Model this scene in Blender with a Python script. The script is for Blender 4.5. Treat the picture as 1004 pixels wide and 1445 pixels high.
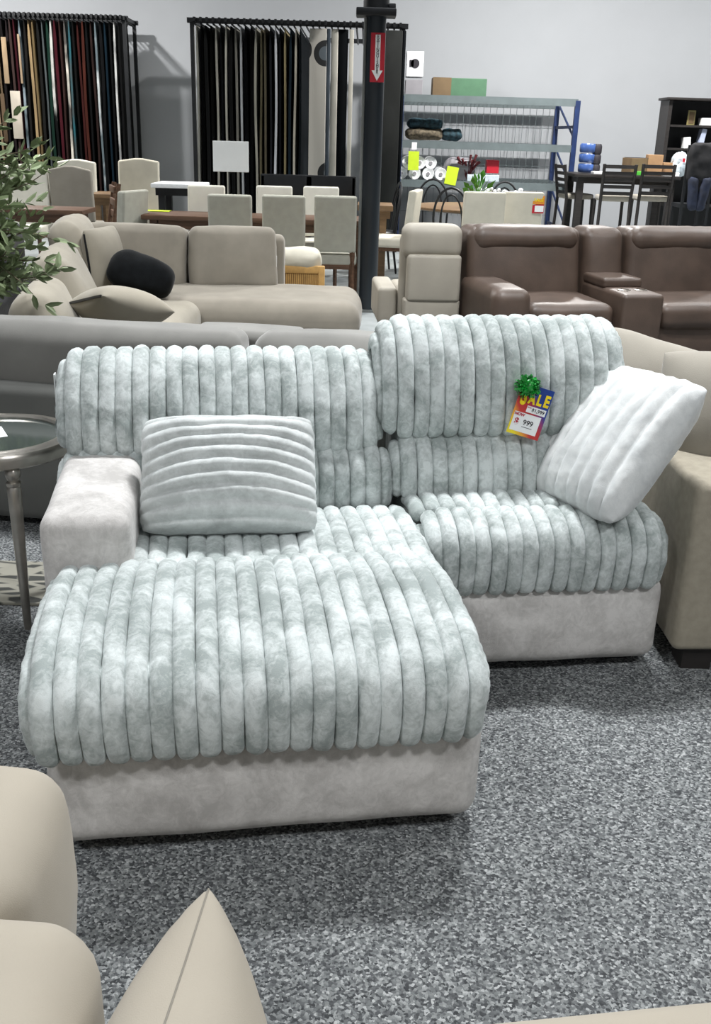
import bpy, bmesh, math, random
from mathutils import Vector, Matrix, noise
random.seed(7)
for o in list(bpy.data.objects): bpy.data.objects.remove(o, do_unlink=True)
SC = bpy.context.scene
COL = SC.collection
# ------------------------------------------------------------------ camera
F_PX, CAM_H, HORIZON, ROLL = 1400.0, 1.5, 190.0, math.radians(1.7)
PITCH = math.atan((722.5 - HORIZON) / F_PX)
Fv = Vector((0, math.cos(PITCH), -math.sin(PITCH)))
Uv0 = Vector((0, math.sin(PITCH), math.cos(PITCH)))
Rv0 = Vector((1, 0, 0))
Rv = Rv0 * math.cos(ROLL) + Uv0 * math.sin(ROLL)
Uv = Uv0 * math.cos(ROLL) - Rv0 * math.sin(ROLL)
CAMP = Vector((0, 0, CAM_H))
cam = bpy.data.cameras.new('camera')
cam.sensor_fit = 'HORIZONTAL'; cam.sensor_width = 36.0
cam.lens = F_PX / 1004.0 * 36.0; cam.clip_start = 0.02; cam.clip_end = 200
camo = bpy.data.objects.new('camera', cam); COL.objects.link(camo)
camo.matrix_world = Matrix(((Rv.x, Uv.x, -Fv.x, 0), (Rv.y, Uv.y, -Fv.y, 0), (Rv.z, Uv.z, -Fv.z, CAM_H), (0, 0, 0, 1)))
SC.camera = camo
# ------------------------------------------------------------------ world, lamps, exposure
w = bpy.data.worlds.new('world'); SC.world = w; w.use_nodes = True
w.node_tree.nodes['Background'].inputs[0].default_value = (0.86, 0.89, 0.91, 1)
w.node_tree.nodes['Background'].inputs[1].default_value = 0.36
def area(name, loc, size, power, col=(0.95, 0.98, 1.0), aim=None, spread=180):
    l = bpy.data.lights.new(name, 'AREA'); l.shape = 'RECTANGLE'; l.size, l.size_y = size
    l.energy = power; l.color = col; l.spread = math.radians(spread)
    o = bpy.data.objects.new(name, l); COL.objects.link(o); o.location = loc
    if aim: o.rotation_euler = (Vector(aim) - Vector(loc)).to_track_quat('-Z', 'Y').to_euler()
    return o
for (x, y, p) in ((-3.0, -1.3, 130), (2.6, -1.2, 140), (-2.9, 4.3, 85), (0.9, 4.4, 165), (3.9, 4.4, 90),
                  (-3.6, 8.6, 90), (0.6, 8.8, 100), (4.6, 8.8, 90), (5.4, 12.5, 80)):
    area('ceiling_lamp', (x, y, 5.2), (1.3, 0.5) if y != 4.4 else (0.9, 0.35), p, spread=115 if y > 0 else 130, col=(.97, .985, 1.0))
area('ceiling_lamp', (-5.9, 13.4, 5.2), (0.4, 0.3), 640, col=(1, .98, .95))
area('ceiling_lamp', (2.6, 13.2, 5.2), (0.4, 0.3), 620, col=(1, .98, .95))
area('ceiling_lamp', (6.6, 13.6, 5.2), (0.8, 0.4), 260, col=(1, .98, .95))
SC.view_settings.view_transform = 'Standard'; SC.view_settings.look = 'None'
SC.view_settings.gamma = 1.0; SC.view_settings.use_curve_mapping = False
SC.view_settings.exposure = 0.0

# ------------------------------------------------------------------ helpers
def ray(x, y): return Fv + Rv * ((x - 502) / F_PX) - Uv * ((y - 722.5) / F_PX)
def G(x, y, z):                                   # where the sight line through a photo pixel meets height z
    d = ray(x, y); return CAMP + d * ((z - CAM_H) / d.z)
def GY(x, y, Y):                                  # ... or depth Y
    d = ray(x, y); return CAMP + d * (Y / d.y)

def node_mat(name):
    m = bpy.data.materials.new(name); m.use_nodes = True
    nt = m.node_tree; return m, nt, nt.nodes['Principled BSDF']
def srgb(h):
    if isinstance(h, str):
        h = h.lstrip('#'); c = [int(h[i:i+2], 16) / 255 for i in (0, 2, 4)]
    else: c = h
    return tuple(x / 12.92 if x <= 0.04045 else ((x + 0.055) / 1.055) ** 2.4 for x in c) + (1,)
def mul(c, k): return tuple(min(1, x * k) for x in c[:3]) + (1,)
def mat(name, col, rough=0.6, var=0.12, scale=8.0, bump=0.0, bscale=200.0, metal=0.0, sheen=0.0, stretch=(1, 1, 1), spec=0.5, coat=0.0, detail=4.0, bdist=0.002, lo=0.35, hi=0.65):
    m, nt, b = node_mat(name); N, L = nt.nodes, nt.links
    c = srgb(col)
    tc = N.new('ShaderNodeTexCoord'); mp = N.new('ShaderNodeMapping'); mp.inputs['Scale'].default_value = stretch
    L.new(tc.outputs['Object'], mp.inputs['Vector'])
    nz = N.new('ShaderNodeTexNoise'); nz.inputs['Scale'].default_value = scale; nz.inputs['Detail'].default_value = detail
    L.new(mp.outputs[0], nz.inputs['Vector'])
    cr = N.new('ShaderNodeValToRGB'); cr.color_ramp.elements[0].position = lo; cr.color_ramp.elements[1].position = hi
    cr.color_ramp.elements[0].color = mul(c, 1 - var); cr.color_ramp.elements[1].color = mul(c, 1 + var)
    L.new(nz.outputs['Fac'], cr.inputs['Fac']); L.new(cr.outputs['Color'], b.inputs['Base Color'])
    b.inputs['Roughness'].default_value = rough; b.inputs['Metallic'].default_value = metal
    b.inputs['Specular IOR Level'].default_value = spec
    if sheen: b.inputs['Sheen Weight'].default_value = sheen; b.inputs['Sheen Roughness'].default_value = 0.4
    if coat: b.inputs['Coat Weight'].default_value = coat; b.inputs['Coat Roughness'].default_value = 0.15
    if bump:
        n2 = N.new('ShaderNodeTexNoise'); n2.inputs['Scale'].default_value = bscale; n2.inputs['Detail'].default_value = 3
        L.new(mp.outputs[0], n2.inputs['Vector'])
        bp = N.new('ShaderNodeBump'); bp.inputs['Strength'].default_value = bump; bp.inputs['Distance'].default_value = bdist
        L.new(n2.outputs['Fac'], bp.inputs['Height']); L.new(bp.outputs['Normal'], b.inputs['Normal'])
    return m

class MB:
    def __init__(s): s.bm = bmesh.new()
    def _add(s, verts, faces, M=None):
        vs = [s.bm.verts.new((M @ Vector(v)) if M else v) for v in verts]
        for f in faces:
            try: s.bm.faces.new([vs[i] for i in f])
            except ValueError: pass
        return vs
    def box(s, c, size, M=None, bev=0.0, seg=2):
        hx, hy, hz = (q / 2 for q in size); cx, cy, cz = c
        v = [(cx+i*hx, cy+j*hy, cz+k*hz) for k in (-1, 1) for j in (-1, 1) for i in (-1, 1)]
        f = [(0,2,3,1), (4,5,7,6), (0,1,5,4), (2,6,7,3), (0,4,6,2), (1,3,7,5)]
        vs = s._add(v, f, M)
        if bev:
            es = {e for q in vs for e in q.link_edges}
            bmesh.ops.bevel(s.bm, geom=list(es), offset=bev, segments=seg, affect='EDGES', profile=0.5)
        return s
    def span(s, a, b, **k):                       # box between two opposite corners
        return s.box([(a[i]+b[i])/2 for i in range(3)], [abs(b[i]-a[i]) for i in range(3)], **k)
    def tube(s, pts, r, n=10, cap=True, closed=False):
        pts = [Vector(p) for p in pts]; m = len(pts)
        rs = r if isinstance(r, (list, tuple)) else [r] * m
        rings = []; up = None
        for i, p in enumerate(pts):
            if closed: t = pts[(i+1) % m] - pts[i-1]
            else: t = pts[min(i+1, m-1)] - pts[max(i-1, 0)]
            t.normalize()
            if up is None: up = Vector((0, 0, 1)) if abs(t.z) < 0.9 else Vector((1, 0, 0))
            a = t.cross(up).normalized(); up = a.cross(t).normalized()
            rings.append([s.bm.verts.new(p + (a * math.cos(q) + up * math.sin(q)) * rs[i]) for q in [2*math.pi*k/n for k in range(n)]])
        for i in range(m if closed else m - 1):
            A, B = rings[i], rings[(i+1) % m]
            for k in range(n): s.bm.faces.new((A[k], A[(k+1) % n], B[(k+1) % n], B[k]))
        if cap and not closed:
            s.bm.faces.new(rings[0][::-1]); s.bm.faces.new(rings[-1])
        return s
    def lathe(s, prof, c=(0, 0, 0), n=32, M=None):
        rings = []
        for (r, z) in prof:
            if r < 1e-6: rings.append([s.bm.verts.new((M @ Vector((c[0], c[1], c[2]+z))) if M else (c[0], c[1], c[2]+z))])
            else: rings.append([s.bm.verts.new((M @ Vector((c[0]+r*math.cos(q), c[1]+r*math.sin(q), c[2]+z))) if M else (c[0]+r*math.cos(q), c[1]+r*math.sin(q), c[2]+z)) for q in [2*math.pi*k/n for k in range(n)]])
        for A, B in zip(rings, rings[1:]):
            if len(A) == 1 and len(B) == 1: continue
            for k in range(n):
                k2 = (k+1) % n
                if len(A) == 1: s.bm.faces.new((A[0], B[k2], B[k]))
                elif len(B) == 1: s.bm.faces.new((A[k], A[k2], B[0]))
                else: s.bm.faces.new((A[k], A[k2], B[k2], B[k]))
        return s
    def ball(s, c, r, n=10, sc=(1, 1, 1)):
        prof = [(r*math.sin(math.pi*i/n), -r*math.cos(math.pi*i/n)) for i in range(n+1)]
        prof[0] = (0, -r); prof[-1] = (0, r)
        return s.lathe(prof, (0, 0, 0), n*2 if n < 8 else 16, Matrix.Translation(c) @ Matrix.Diagonal((*sc, 1)))
    def rbox(s, c, size, r=0.04, bulge=(0, 0, 0), k=7, m=3, M=None, wr=0.0, wf=6.0, seed=0.0, shear=None):
        """soft upholstered block: rounded edges, swelling faces, optional wrinkles"""
        h = [q/2 for q in size]; r = min(r, min(h)*0.98)
        def coords(hh):
            inn = hh - r; a = [-(inn + r*math.tan(math.pi/4*(i+1)/m)) for i in range(m)][::-1]
            return a + [inn*(-1+2*i/k) for i in range(k+1)] + [-q for q in a[::-1]]
        cs = [coords(q) for q in h]; cache = {}
        def vert(i, j, l):
            key = (i, j, l)
            if key in cache: return cache[key]
            q = Vector((cs[0][i], cs[1][j], cs[2][l])); inn = Vector([max(-(h[a]-r), min(h[a]-r, q[a])) for a in range(3)])
            d = q - inn
            if d.length > 1e-9: q = inn + d.normalized() * r
            t = [max(-1, min(1, q[a]/h[a])) for a in range(3)]; g = [1-a*a for a in t]
            q = q + Vector((t[0]*bulge[0]*g[1]*g[2], t[1]*bulge[1]*g[0]*g[2], t[2]*bulge[2]*g[0]*g[1]))
            if wr:
                n = noise.noise_vector(Vector((q.x*wf+seed, q.y*wf+seed*.7, q.z*wf))); q = q + n*wr + noise.noise_vector(q*wf*2.7+Vector((seed, 0, 0)))*wr*.4
            if shear: q = Vector((q.x + shear[0]*q.z, q.y + shear[1]*q.z, q.z))
            q = q + Vector(c)
            cache[key] = s.bm.verts.new(M @ q if M else q); return cache[key]
        n = [len(q)-1 for q in cs]
        for a in range(3):
            b, cax = (a+1) % 3, (a+2) % 3
            for side in (0, n[a]):
                for i in range(n[b]):
                    for j in range(n[cax]):
                        def idx(x, y):
                            t = [0, 0, 0]; t[a] = side; t[b] = x; t[cax] = y; return vert(*t)
                        f = [idx(i, j), idx(i+1, j), idx(i+1, j+1), idx(i, j+1)]
                        s.bm.faces.new(f if side else f[::-1])
        return s
    def build(s, name, m, parent=None, smooth=True, loc=None, auto=None):
        bmesh.ops.recalc_face_normals(s.bm, faces=s.bm.faces[:])
        me = bpy.data.meshes.new(name); s.bm.to_mesh(me); s.bm.free(); me.materials.append(m)
        if smooth:
            for p in me.polygons: p.use_smooth = True
            try: me.set_sharp_from_angle(angle=math.radians(auto or 40))
            except Exception: pass
        o = bpy.data.objects.new(name, me); COL.objects.link(o)
        if parent: o.parent = parent
        if loc is not None: o.location = loc
        return o
def tag(o, label, cat, group=None, kind=None):
    if label: o['label'] = label
    if cat: o['category'] = cat
    if group: o['group'] = group
    if kind: o['kind'] = kind
    return o
def thing(name, label, cat, loc=(0, 0, 0), rz=0.0, group=None, M=None):
    o = bpy.data.objects.new(name, None); o.empty_display_size = 0.1; COL.objects.link(o)
    if M is not None: o.matrix_world = M
    else: o.location = loc; o.rotation_euler = (0, 0, math.radians(rz))
    return tag(o, label, cat, group)
def dup(root, loc, rz=None, label=None, group=None):
    r = root.copy(); COL.objects.link(r); r.location = loc
    if rz is not None: r.rotation_euler = (0, 0, math.radians(rz))
    if label: r['label'] = label
    if group: r['group'] = group
    for ch in list(root.children):
        c = ch.copy(); COL.objects.link(c); c.parent = r
        for g in list(ch.children):
            d = g.copy(); COL.objects.link(d); d.parent = c
    return r
def struct(o): o['kind'] = 'structure'; return o
def RX(a): return Matrix.Rotation(math.radians(a), 4, 'X')
def RY(a): return Matrix.Rotation(math.radians(a), 4, 'Y')
def RZ(a): return Matrix.Rotation(math.radians(a), 4, 'Z')
def T(*a): return Matrix.Translation(a)
def text_mesh(name, s, size, m, parent, M, depth=0.0005, bold=0.0, align='CENTER', sx=1.0):
    cu = bpy.data.curves.new(name, 'FONT'); cu.body = s; cu.size = size; cu.align_x = align; cu.align_y = 'CENTER'
    cu.extrude = depth; cu.offset = bold
    tmp = bpy.data.objects.new('tmp', cu); COL.objects.link(tmp)
    dg = bpy.context.evaluated_depsgraph_get(); dg.update()
    me = bpy.data.meshes.new_from_object(tmp.evaluated_get(dg)); bpy.data.objects.remove(tmp, do_unlink=True)
    me.materials.clear(); me.materials.append(m)
    me.transform(M @ Matrix.Diagonal((sx, 1, 1, 1)))
    o = bpy.data.objects.new(name, me); COL.objects.link(o); o.parent = parent
    return o

# ------------------------------------------------------------------ materials
def plush_mat(name, dark, light, scale=9.0, sh=0.35):
    m, nt, b = node_mat(name); N, L = nt.nodes, nt.links
    tc = N.new('ShaderNodeTexCoord')
    n1 = N.new('ShaderNodeTexNoise'); n1.inputs['Scale'].default_value = scale; n1.inputs['Detail'].default_value = 5; n1.inputs['Roughness'].default_value = 0.62; n1.inputs['Distortion'].default_value = 0.6
    n2 = N.new('ShaderNodeTexNoise'); n2.inputs['Scale'].default_value = scale*5.5; n2.inputs['Detail'].default_value = 6; n2.inputs['Roughness'].default_value = 0.7; n2.inputs['Distortion'].default_value = 1.2
    for n in (n1, n2): L.new(tc.outputs['Object'], n.inputs['Vector'])
    ad = N.new('ShaderNodeMath'); ad.operation = 'MULTIPLY_ADD'; ad.inputs[1].default_value = 0.55
    L.new(n2.outputs['Fac'], ad.inputs[0]); L.new(n1.outputs['Fac'], ad.inputs[2])
    cr = N.new('ShaderNodeValToRGB'); e = cr.color_ramp.elements; e[0].position = 0.64; e[1].position = 0.92
    e[0].color = srgb(dark); e[1].color = srgb(light); L.new(ad.outputs[0], cr.inputs['Fac'])
    L.new(cr.outputs['Color'], b.inputs['Base Color'])
    b.inputs['Roughness'].default_value = 0.95; b.inputs['Specular IOR Level'].default_value = 0.15
    b.inputs['Sheen Weight'].default_value = sh; b.inputs['Sheen Roughness'].default_value = 0.35
    b.inputs['Sheen Tint'].default_value = (0.96, 0.99, 1.0, 1)
    n3 = N.new('ShaderNodeTexNoise'); n3.inputs['Scale'].default_value = 420; n3.inputs['Detail'].default_value = 2
    L.new(tc.outputs['Object'], n3.inputs['Vector'])
    bp = N.new('ShaderNodeBump'); bp.inputs['Strength'].default_value = 0.35; bp.inputs['Distance'].default_value = 0.002
    L.new(n3.outputs['Fac'], bp.inputs['Height']); L.new(bp.outputs['Normal'], b.inputs['Normal'])
    return m
PLUSH = plush_mat('plush_grey', '#99a19f', '#cfd5d4')
PILLOWG = plush_mat('plush_pillow_grey', '#b4b8b7', '#d2d6d5', 7)
PILLOWW = plush_mat('plush_pillow_white', '#cdd0d0', '#e0e2e1', 6)
SUEDE = plush_mat('suede_base', '#b3b0ad', '#d3d0cd', 7.0, 0.15)
BEIGE = mat('beige_fabric', '#888277', 0.9, 0.06, 9, 0.25, 320, sheen=0.2, spec=0.2)
BEIGEL = mat('beige_fabric_light', '#918b7e', 0.9, 0.06, 7, 0.25, 320, sheen=0.2, spec=0.2)
FGB = mat('cream_fabric', '#b1a99b', 0.92, 0.035, 6, 0.2, 700, sheen=0.15, spec=0.15)
TAUPE = mat('taupe_fabric', '#9a9384', 0.92, 0.07, 40, 0.4, 420, sheen=0.15, spec=0.2)
TAUPEC = mat('taupe_cushion', '#918c82', 0.9, 0.05, 8, 0.25, 320, sheen=0.2, spec=0.2)
GREYSOFA = mat('grey_velvet', '#777672', 0.8, 0.10, 5, 0.2, 300, sheen=0.5, spec=0.2)
GREYDK = mat('grey_velvet_dark', '#636461', 0.85, 0.08, 5, 0.2, 300, sheen=0.3, spec=0.2)
LEATHER = mat('brown_leather', '#4f4138', 0.48, 0.16, 6, 0.25, 160, spec=0.5, bdist=0.003)
BLKLEATHER = mat('black_leather', '#3a3b3e', 0.38, 0.25, 7, 0.3, 60, spec=0.5, bdist=0.006)
CREAMCH = mat('cream_upholstery', '#c6c1b2', 0.85, 0.05, 8, 0.2, 300, spec=0.25)
GREYCH = mat('chair_back_fabric', '#a3a297', 0.88, 0.05, 14, 0.2, 350, spec=0.2)
WHITECH = mat('white_upholstery', '#d9d6ca', 0.85, 0.04, 8, 0.2, 300, spec=0.25)
RECL = mat('cream_leather', '#9d978b', 0.6, 0.05, 6, 0.2, 200, spec=0.4)
BLACKF = mat('black_plush', '#0a0d0f', 0.9, 0.3, 20, 0.4, 160, sheen=0.1, spec=0.15)
BLACK = mat('black_metal', '#15171a', 0.45, 0.2, 8, 0, spec=0.4)
POLE = mat('pole_paint', '#1a2127', 0.38, 0.25, 3, 0.1, 60, stretch=(1, 1, .3), spec=0.5)
CONDUIT = mat('conduit_grey', '#6f7270', 0.5, 0.1, 6, metal=0.2)
STEEL = mat('grey_steel', '#636d6f', 0.5, 0.08, 8, metal=0.1)
BLUE = mat('blue_steel', '#172b55', 0.5, 0.2, 8)
SILVER = mat('brushed_silver', '#b3aea6', 0.28, 0.1, 20, metal=0.9)
DKGLASS = mat('smoked_glass', '#3d4442', 0.08, 0.08, 3, spec=0.9)
WOOD = mat('brown_wood', '#5a4232', 0.5, 0.25, 6, 0.15, 60, stretch=(1, 8, 8), spec=0.4)
WOODL = mat('table_wood', '#725a40', 0.45, 0.2, 5, 0.1, 60, stretch=(1, 8, 8), spec=0.5)
DKWOOD = mat('dark_wood', '#262322', 0.5, 0.25, 6, 0.1, 60, stretch=(1, 8, 8), spec=0.4)
RATTAN = mat('rattan', '#c39a5c', 0.6, 0.12, 20, 0.2, 200)
RATTANB = mat('rattan_backing', '#8d6a3c', 0.7, 0.1, 20)
WHITE = mat('white_card', '#eceeee', 0.6, 0.02, 5)
WHITEM = mat('white_plastic', '#e6e8ea', 0.5, 0.06, 30)
LIME = mat('lime_card', '#c3dc28', 0.6, 0.04, 12)
CARD = mat('cardboard', '#9c7a58', 0.8, 0.08, 8)
CARDD = mat('cardboard_dark', '#6d5a41', 0.8, 0.08, 8)
GREENB = mat('green_box', '#4a6f55', 0.7, 0.06, 12)
GREYBOX = mat('grey_box', '#8d8b90', 0.7, 0.05, 8)
REDP = mat('red_plastic', '#b3172b', 0.5, 0.05, 8)
YEL = mat('yellow_ink', '#f3d60f', 0.6, 0.02, 8)
INK = mat('black_ink', '#26232a', 0.6, 0.02, 8)
REDINK = mat('red_ink', '#b0263a', 0.6, 0.02, 8)
BOW = mat('green_ribbon', '#0d8a2c', 0.35, 0.3, 60, spec=0.6)
LEAF = mat('olive_leaf', '#7c8a66', 0.55, 0.3, 5, spec=0.4)
BARK = mat('olive_bark', '#5d5544', 0.85, 0.2, 30, 0.4, 80)
LEAFG = mat('fresh_leaf', '#4c8a2e', 0.5, 0.25, 30)
NAVY = mat('navy_cloth', '#131b2e', 0.85, 0.3, 12, 0.3, 90)
JET = mat('jet_cloth', '#101013', 0.85, 0.3, 12, 0.3, 90)
BLUEPL = mat('blue_plastic', '#3a558e', 0.3, 0.2, 10, spec=0.6)
WATER = mat('bottle_plastic', '#c7d3db', 0.25, 0.1, 20, spec=0.6)
TINT = mat('camouflage_cloth', '#5f5647', 0.9, 0.5, 26, 0.3, 60)
TEALCL = mat('teal_cloth', '#263d46', 0.9, 0.6, 22, 0.3, 60)

# carpet: flecked loop pile
def carpet():
    m, nt, b = node_mat('flecked_carpet'); N, L = nt.nodes, nt.links
    tc = N.new('ShaderNodeTexCoord')
    nz = N.new('ShaderNodeTexNoise'); nz.inputs['Scale'].default_value = 160; nz.inputs['Detail'].default_value = 1
    L.new(tc.outputs['Object'], nz.inputs['Vector'])
    mx = N.new('ShaderNodeMix'); mx.data_type = 'VECTOR'; mx.inputs['Factor'].default_value = 0.006
    L.new(tc.outputs['Object'], mx.inputs[4]); L.new(nz.outputs['Color'], mx.inputs[5])
    vo = N.new('ShaderNodeTexVoronoi'); vo.inputs['Scale'].default_value = 190
    L.new(mx.outputs[1], vo.inputs['Vector'])
    sp = N.new('ShaderNodeSeparateColor'); L.new(vo.outputs['Color'], sp.inputs[0])
    cr = N.new('ShaderNodeValToRGB'); cr.color_ramp.interpolation = 'LINEAR'; e = cr.color_ramp.elements
    e[0].position = 0.0; e[0].color = srgb('#393b3d'); e[1].position = 1.0; e[1].color = srgb('#aaacac')
    for p, c in ((0.25, '#505254'), (0.5, '#696c6d'), (0.75, '#7e8181'), (0.9, '#929595')):
        q = e.new(p); q.color = srgb(c)
    L.new(sp.outputs[0], cr.inputs['Fac']); L.new(cr.outputs['Color'], b.inputs['Base Color'])
    b.inputs['Roughness'].default_value = 0.95; b.inputs['Specular IOR Level'].default_value = 0.2
    bp = N.new('ShaderNodeBump'); bp.inputs['Strength'].default_value = 0.5; bp.inputs['Distance'].default_value = 0.004
    L.new(vo.outputs['Distance'], bp.inputs['Height']); bp.invert = True; L.new(bp.outputs['Normal'], b.inputs['Normal'])
    return m
CARPET = carpet()
CONCRETE = mat('polished_concrete', '#9ea3a3', 0.25, 0.22, 2.2, 0.05, 40, spec=0.5)
WALLM = mat('painted_wall', '#a9acb0', 0.9, 0.015, 2.0, 0.1, 60, spec=0.2)
CEILM = mat('ceiling_paint', '#b9bcc0', 0.9, 0.03, 1.0)

# ------------------------------------------------------------------ the room
WALL_Y = 17.2
struct(MB().span((-16, -6, -0.1), (16, 7.62, 0)).build('floor', CARPET, smooth=False))
struct(MB().span((-16, 7.62, -0.1), (16, WALL_Y, 0)).build('floor', CONCRETE, smooth=False))
struct(MB().span((-16, WALL_Y, -0.1), (16, WALL_Y+0.2, 6.2)).build('wall_back', WALLM, smooth=False))
struct(MB().span((-16.2, -6, -0.1), (-16, WALL_Y+0.2, 6.2)).build('wall_left', WALLM, smooth=False))
struct(MB().span((16, -6, -0.1), (16.2, WALL_Y+0.2, 6.2)).build('wall_right', WALLM, smooth=False))
struct(MB().span((-16.2, -6, 6.2), (16.2, WALL_Y+0.2, 6.3)).build('ceiling', CEILM, smooth=False))

# ------------------------------------------------------------------ ribbed plush sofa
def crom(pts, step):
    P = [Vector(p) for p in pts]; P = [P[0]*2-P[1]] + P + [P[-1]*2-P[-2]]; out = []
    for i in range(1, len(P)-2):
        for k in range(12):
            t = k/12; a, b, c, d = P[i-1:i+3]
            out.append(0.5*((2*b)+(c-a)*t+(2*a-5*b+4*c-d)*t*t+(3*b-a-3*c+d)*t**3))
    out.append(P[-2])
    L = [0]
    for a, b in zip(out, out[1:]): L.append(L[-1]+(b-a).length)
    n = max(6, int(L[-1]/step)); res = []; j = 0
    for i in range(n+1):
        q = L[-1]*i/n
        while j < len(L)-2 and L[j+1] < q: j += 1
        res.append(out[j].lerp(out[j+1], (q-L[j])/max(1e-9, L[j+1]-L[j])))
    return res, L[-1]
def ribs(mb, path, u0, u1, Rl=0.05, Rr=0.05, Dl=0.05, Dr=0.05, sp=0.0475, h=0.026, seed=0, ufn=None, step=0.009, M=16, jit=0.006, pinch=None):
    """a row of fat plush tubes running along path (v, z), side by side from u0 to u1 and round both edges"""
    rnd = random.Random(seed)
    pts, Ltot = crom([(p[0], p[1], 0) for p in path], step); m = len(pts)
    nor = []
    for i in range(m):
        t = (pts[min(i+1, m-1)]-pts[max(i-1, 0)]).normalized(); nor.append(Vector((-t.y, t.x, 0)))
    flat = (u1-u0)-Rl-Rr; S = Dl+Rl*math.pi/2+flat+Rr*math.pi/2+Dr; n = round(S/sp); wd = S/n
    for i in range(n):
        s = (i+.5)*wd
        if s < Dl: u, dn, a = u0, -Rl-(Dl-s), -math.pi/2
        elif s < Dl+Rl*math.pi/2: q = (s-Dl)/Rl; a = -(math.pi/2-q); u = u0+Rl+Rl*math.sin(a); dn = -Rl+Rl*math.cos(a)
        elif s < Dl+Rl*math.pi/2+flat: a = 0; dn = 0; u = u0+Rl+(s-Dl-Rl*math.pi/2)
        elif s < S-Dr: q = (s-(S-Dr-Rr*math.pi/2))/Rr; a = q; u = u1-Rr+Rr*math.sin(a); dn = -Rr+Rr*math.cos(a)
        else: u, dn, a = u1, -Rr-(s-(S-Dr)), math.pi/2
        e0, e1 = rnd.uniform(0, jit), rnd.uniform(0, jit); hw = wd*0.53; hh = h*rnd.uniform(.93, 1.05); cap = hw*1.15
        rings = []; tot = Ltot-e0-e1
        uw = rnd.uniform(-.0015, .0015)
        for k in range(m):
            f = k/(m-1); d = min(f, 1-f)*Ltot
            sc = 1.0 if d >= cap else math.sqrt(max(0.0, 1-(1-d/cap)**2))
            sc = max(sc, 0.05)
            if pinch:
                for (pf, pw, pd) in pinch: sc *= 1-pd*math.exp(-((f-pf)/pw)**2)
            ff = (e0+f*tot)/Ltot*(m-1); i0 = min(int(ff), m-2); pt = pts[i0].lerp(pts[i0+1], ff-i0); N = nor[i0].lerp(nor[i0+1], ff-i0).normalized()
            uc = u+uw+0.002*noise.noise(Vector((f*6, i*1.7, seed))); vz = pt+N*dn
            if ufn: uc = ufn(uc, f)
            ring = []
            for q in range(M):
                ph = 2*math.pi*q/M; ca, sa = math.copysign(abs(math.cos(ph))**.82, math.cos(ph))*hw*(0.3+0.7*sc), math.copysign(abs(math.sin(ph))**.9, math.sin(ph))*hh*sc
                du = ca*math.cos(a)+sa*math.sin(a); dN = -ca*math.sin(a)+sa*math.cos(a)
                p = Vector((uc+du, vz.x+N.x*dN, vz.y+N.y*dN))
                nn = noise.noise(p*130)*.0014+noise.noise(p*60+Vector((seed, 0, 0)))*.0020+noise.noise(p*20)*.0026
                p += Vector((math.sin(a)*nn, N.x*nn, N.y*nn))
                ring.append(mb.bm.verts.new(p))
            rings.append(ring)
        for A, B in zip(rings, rings[1:]):
            for q in range(M): mb.bm.faces.new((A[q], A[(q+1) % M], B[(q+1) % M], B[q]))
        mb.bm.faces.new(rings[0][::-1]); mb.bm.faces.new(rings[-1])
    return mb
SOFA_O, SOFA_YAW = (0.252, 1.868, 0.0), 9.0
sofa = thing('sectional_sofa', 'two seat sofa in pale grey ribbed plush with a long chaise on the left', 'sofa', SOFA_O, SOFA_YAW)
SM = T(*SOFA_O) @ RZ(SOFA_YAW)
# bases of smooth suede
b = MB(); b.rbox((-.42, .50, .165), (.955, .98, .27), .055, (0.012, .015, 0), k=10, wr=.006, wf=5)
b.rbox((-.45, 1.16, .17), (.95, .45, .28), .04, k=5)
b.build('chaise_base', SUEDE, sofa)
b = MB(); b.rbox((.405, 1.08, .165), (.78, .78, .27), .05, (.01, .016, 0), k=10, wr=.005, wf=5, seed=3)
b.build('seat_base', SUEDE, sofa)
for x in (-.82, -.02, .12, .70):
    for y in (.12 if x < .1 else .8, 1.25): MB().box((x, y, .018), (.07, .07, .036)).build('foot', BLACK, sofa, smooth=False)
# low arm on the chaise
b = MB(); b.rbox((-.842, .80, .452), (.218, .60, .32), .035, (.006, .012, .012), k=8, wr=.004, wf=7, seed=5)
b.build('armrest', SUEDE, sofa)
# footrest of the chaise
b = MB()
ribs(b, [(-.012, .268), (-.026, .33), (-.024, .39), (.012, .437), (.09, .462), (.25, .480), (.40, .484), (.545, .468)], -.915, .036, Rl=.05, Rr=.05, Dl=.06, Dr=.075, h=.023, seed=1,
     ufn=lambda u, f: u + (u+.44)*.03*(math.sin(f*3)-.5))
b.rbox((-.44, .26, .375), (.93, .52, .17), .05, k=4)
b.build('footrest_cushion', PLUSH, sofa)
# seat of the chaise behind it
b = MB(); ribs(b, [(.50, .455), (.60, .468), (.75, .470), (.93, .455)], -.735, .035, Rl=.02, Rr=.03, Dl=0, Dr=.03, h=.020, seed=2, jit=.003)
b.rbox((-.35, .74, .375), (.74, .47, .15), .03, k=4)
b.build('seat_cushion', PLUSH, sofa)
# right seat: a front roll and a rear strip
b = MB()
ribs(b, [(.694, .272), (.678, .34), (.678, .40), (.705, .448), (.76, .476), (.83, .480)], .068, .768, Rl=.045, Rr=.045, Dl=.03, Dr=.05, sp=.0455, h=.022, seed=4, jit=.004)
ribs(b, [(.815, .472), (.87, .480), (.93, .482), (1.01, .468)], .058, .757, Rl=.03, Rr=.04, Dl=.0, Dr=.03, sp=.0455, h=.024, seed=6, jit=.003)
b.rbox((.425, .87, .37), (.69, .36, .17), .04, k=4)
b.build('seat_cushion', PLUSH, sofa)
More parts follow.
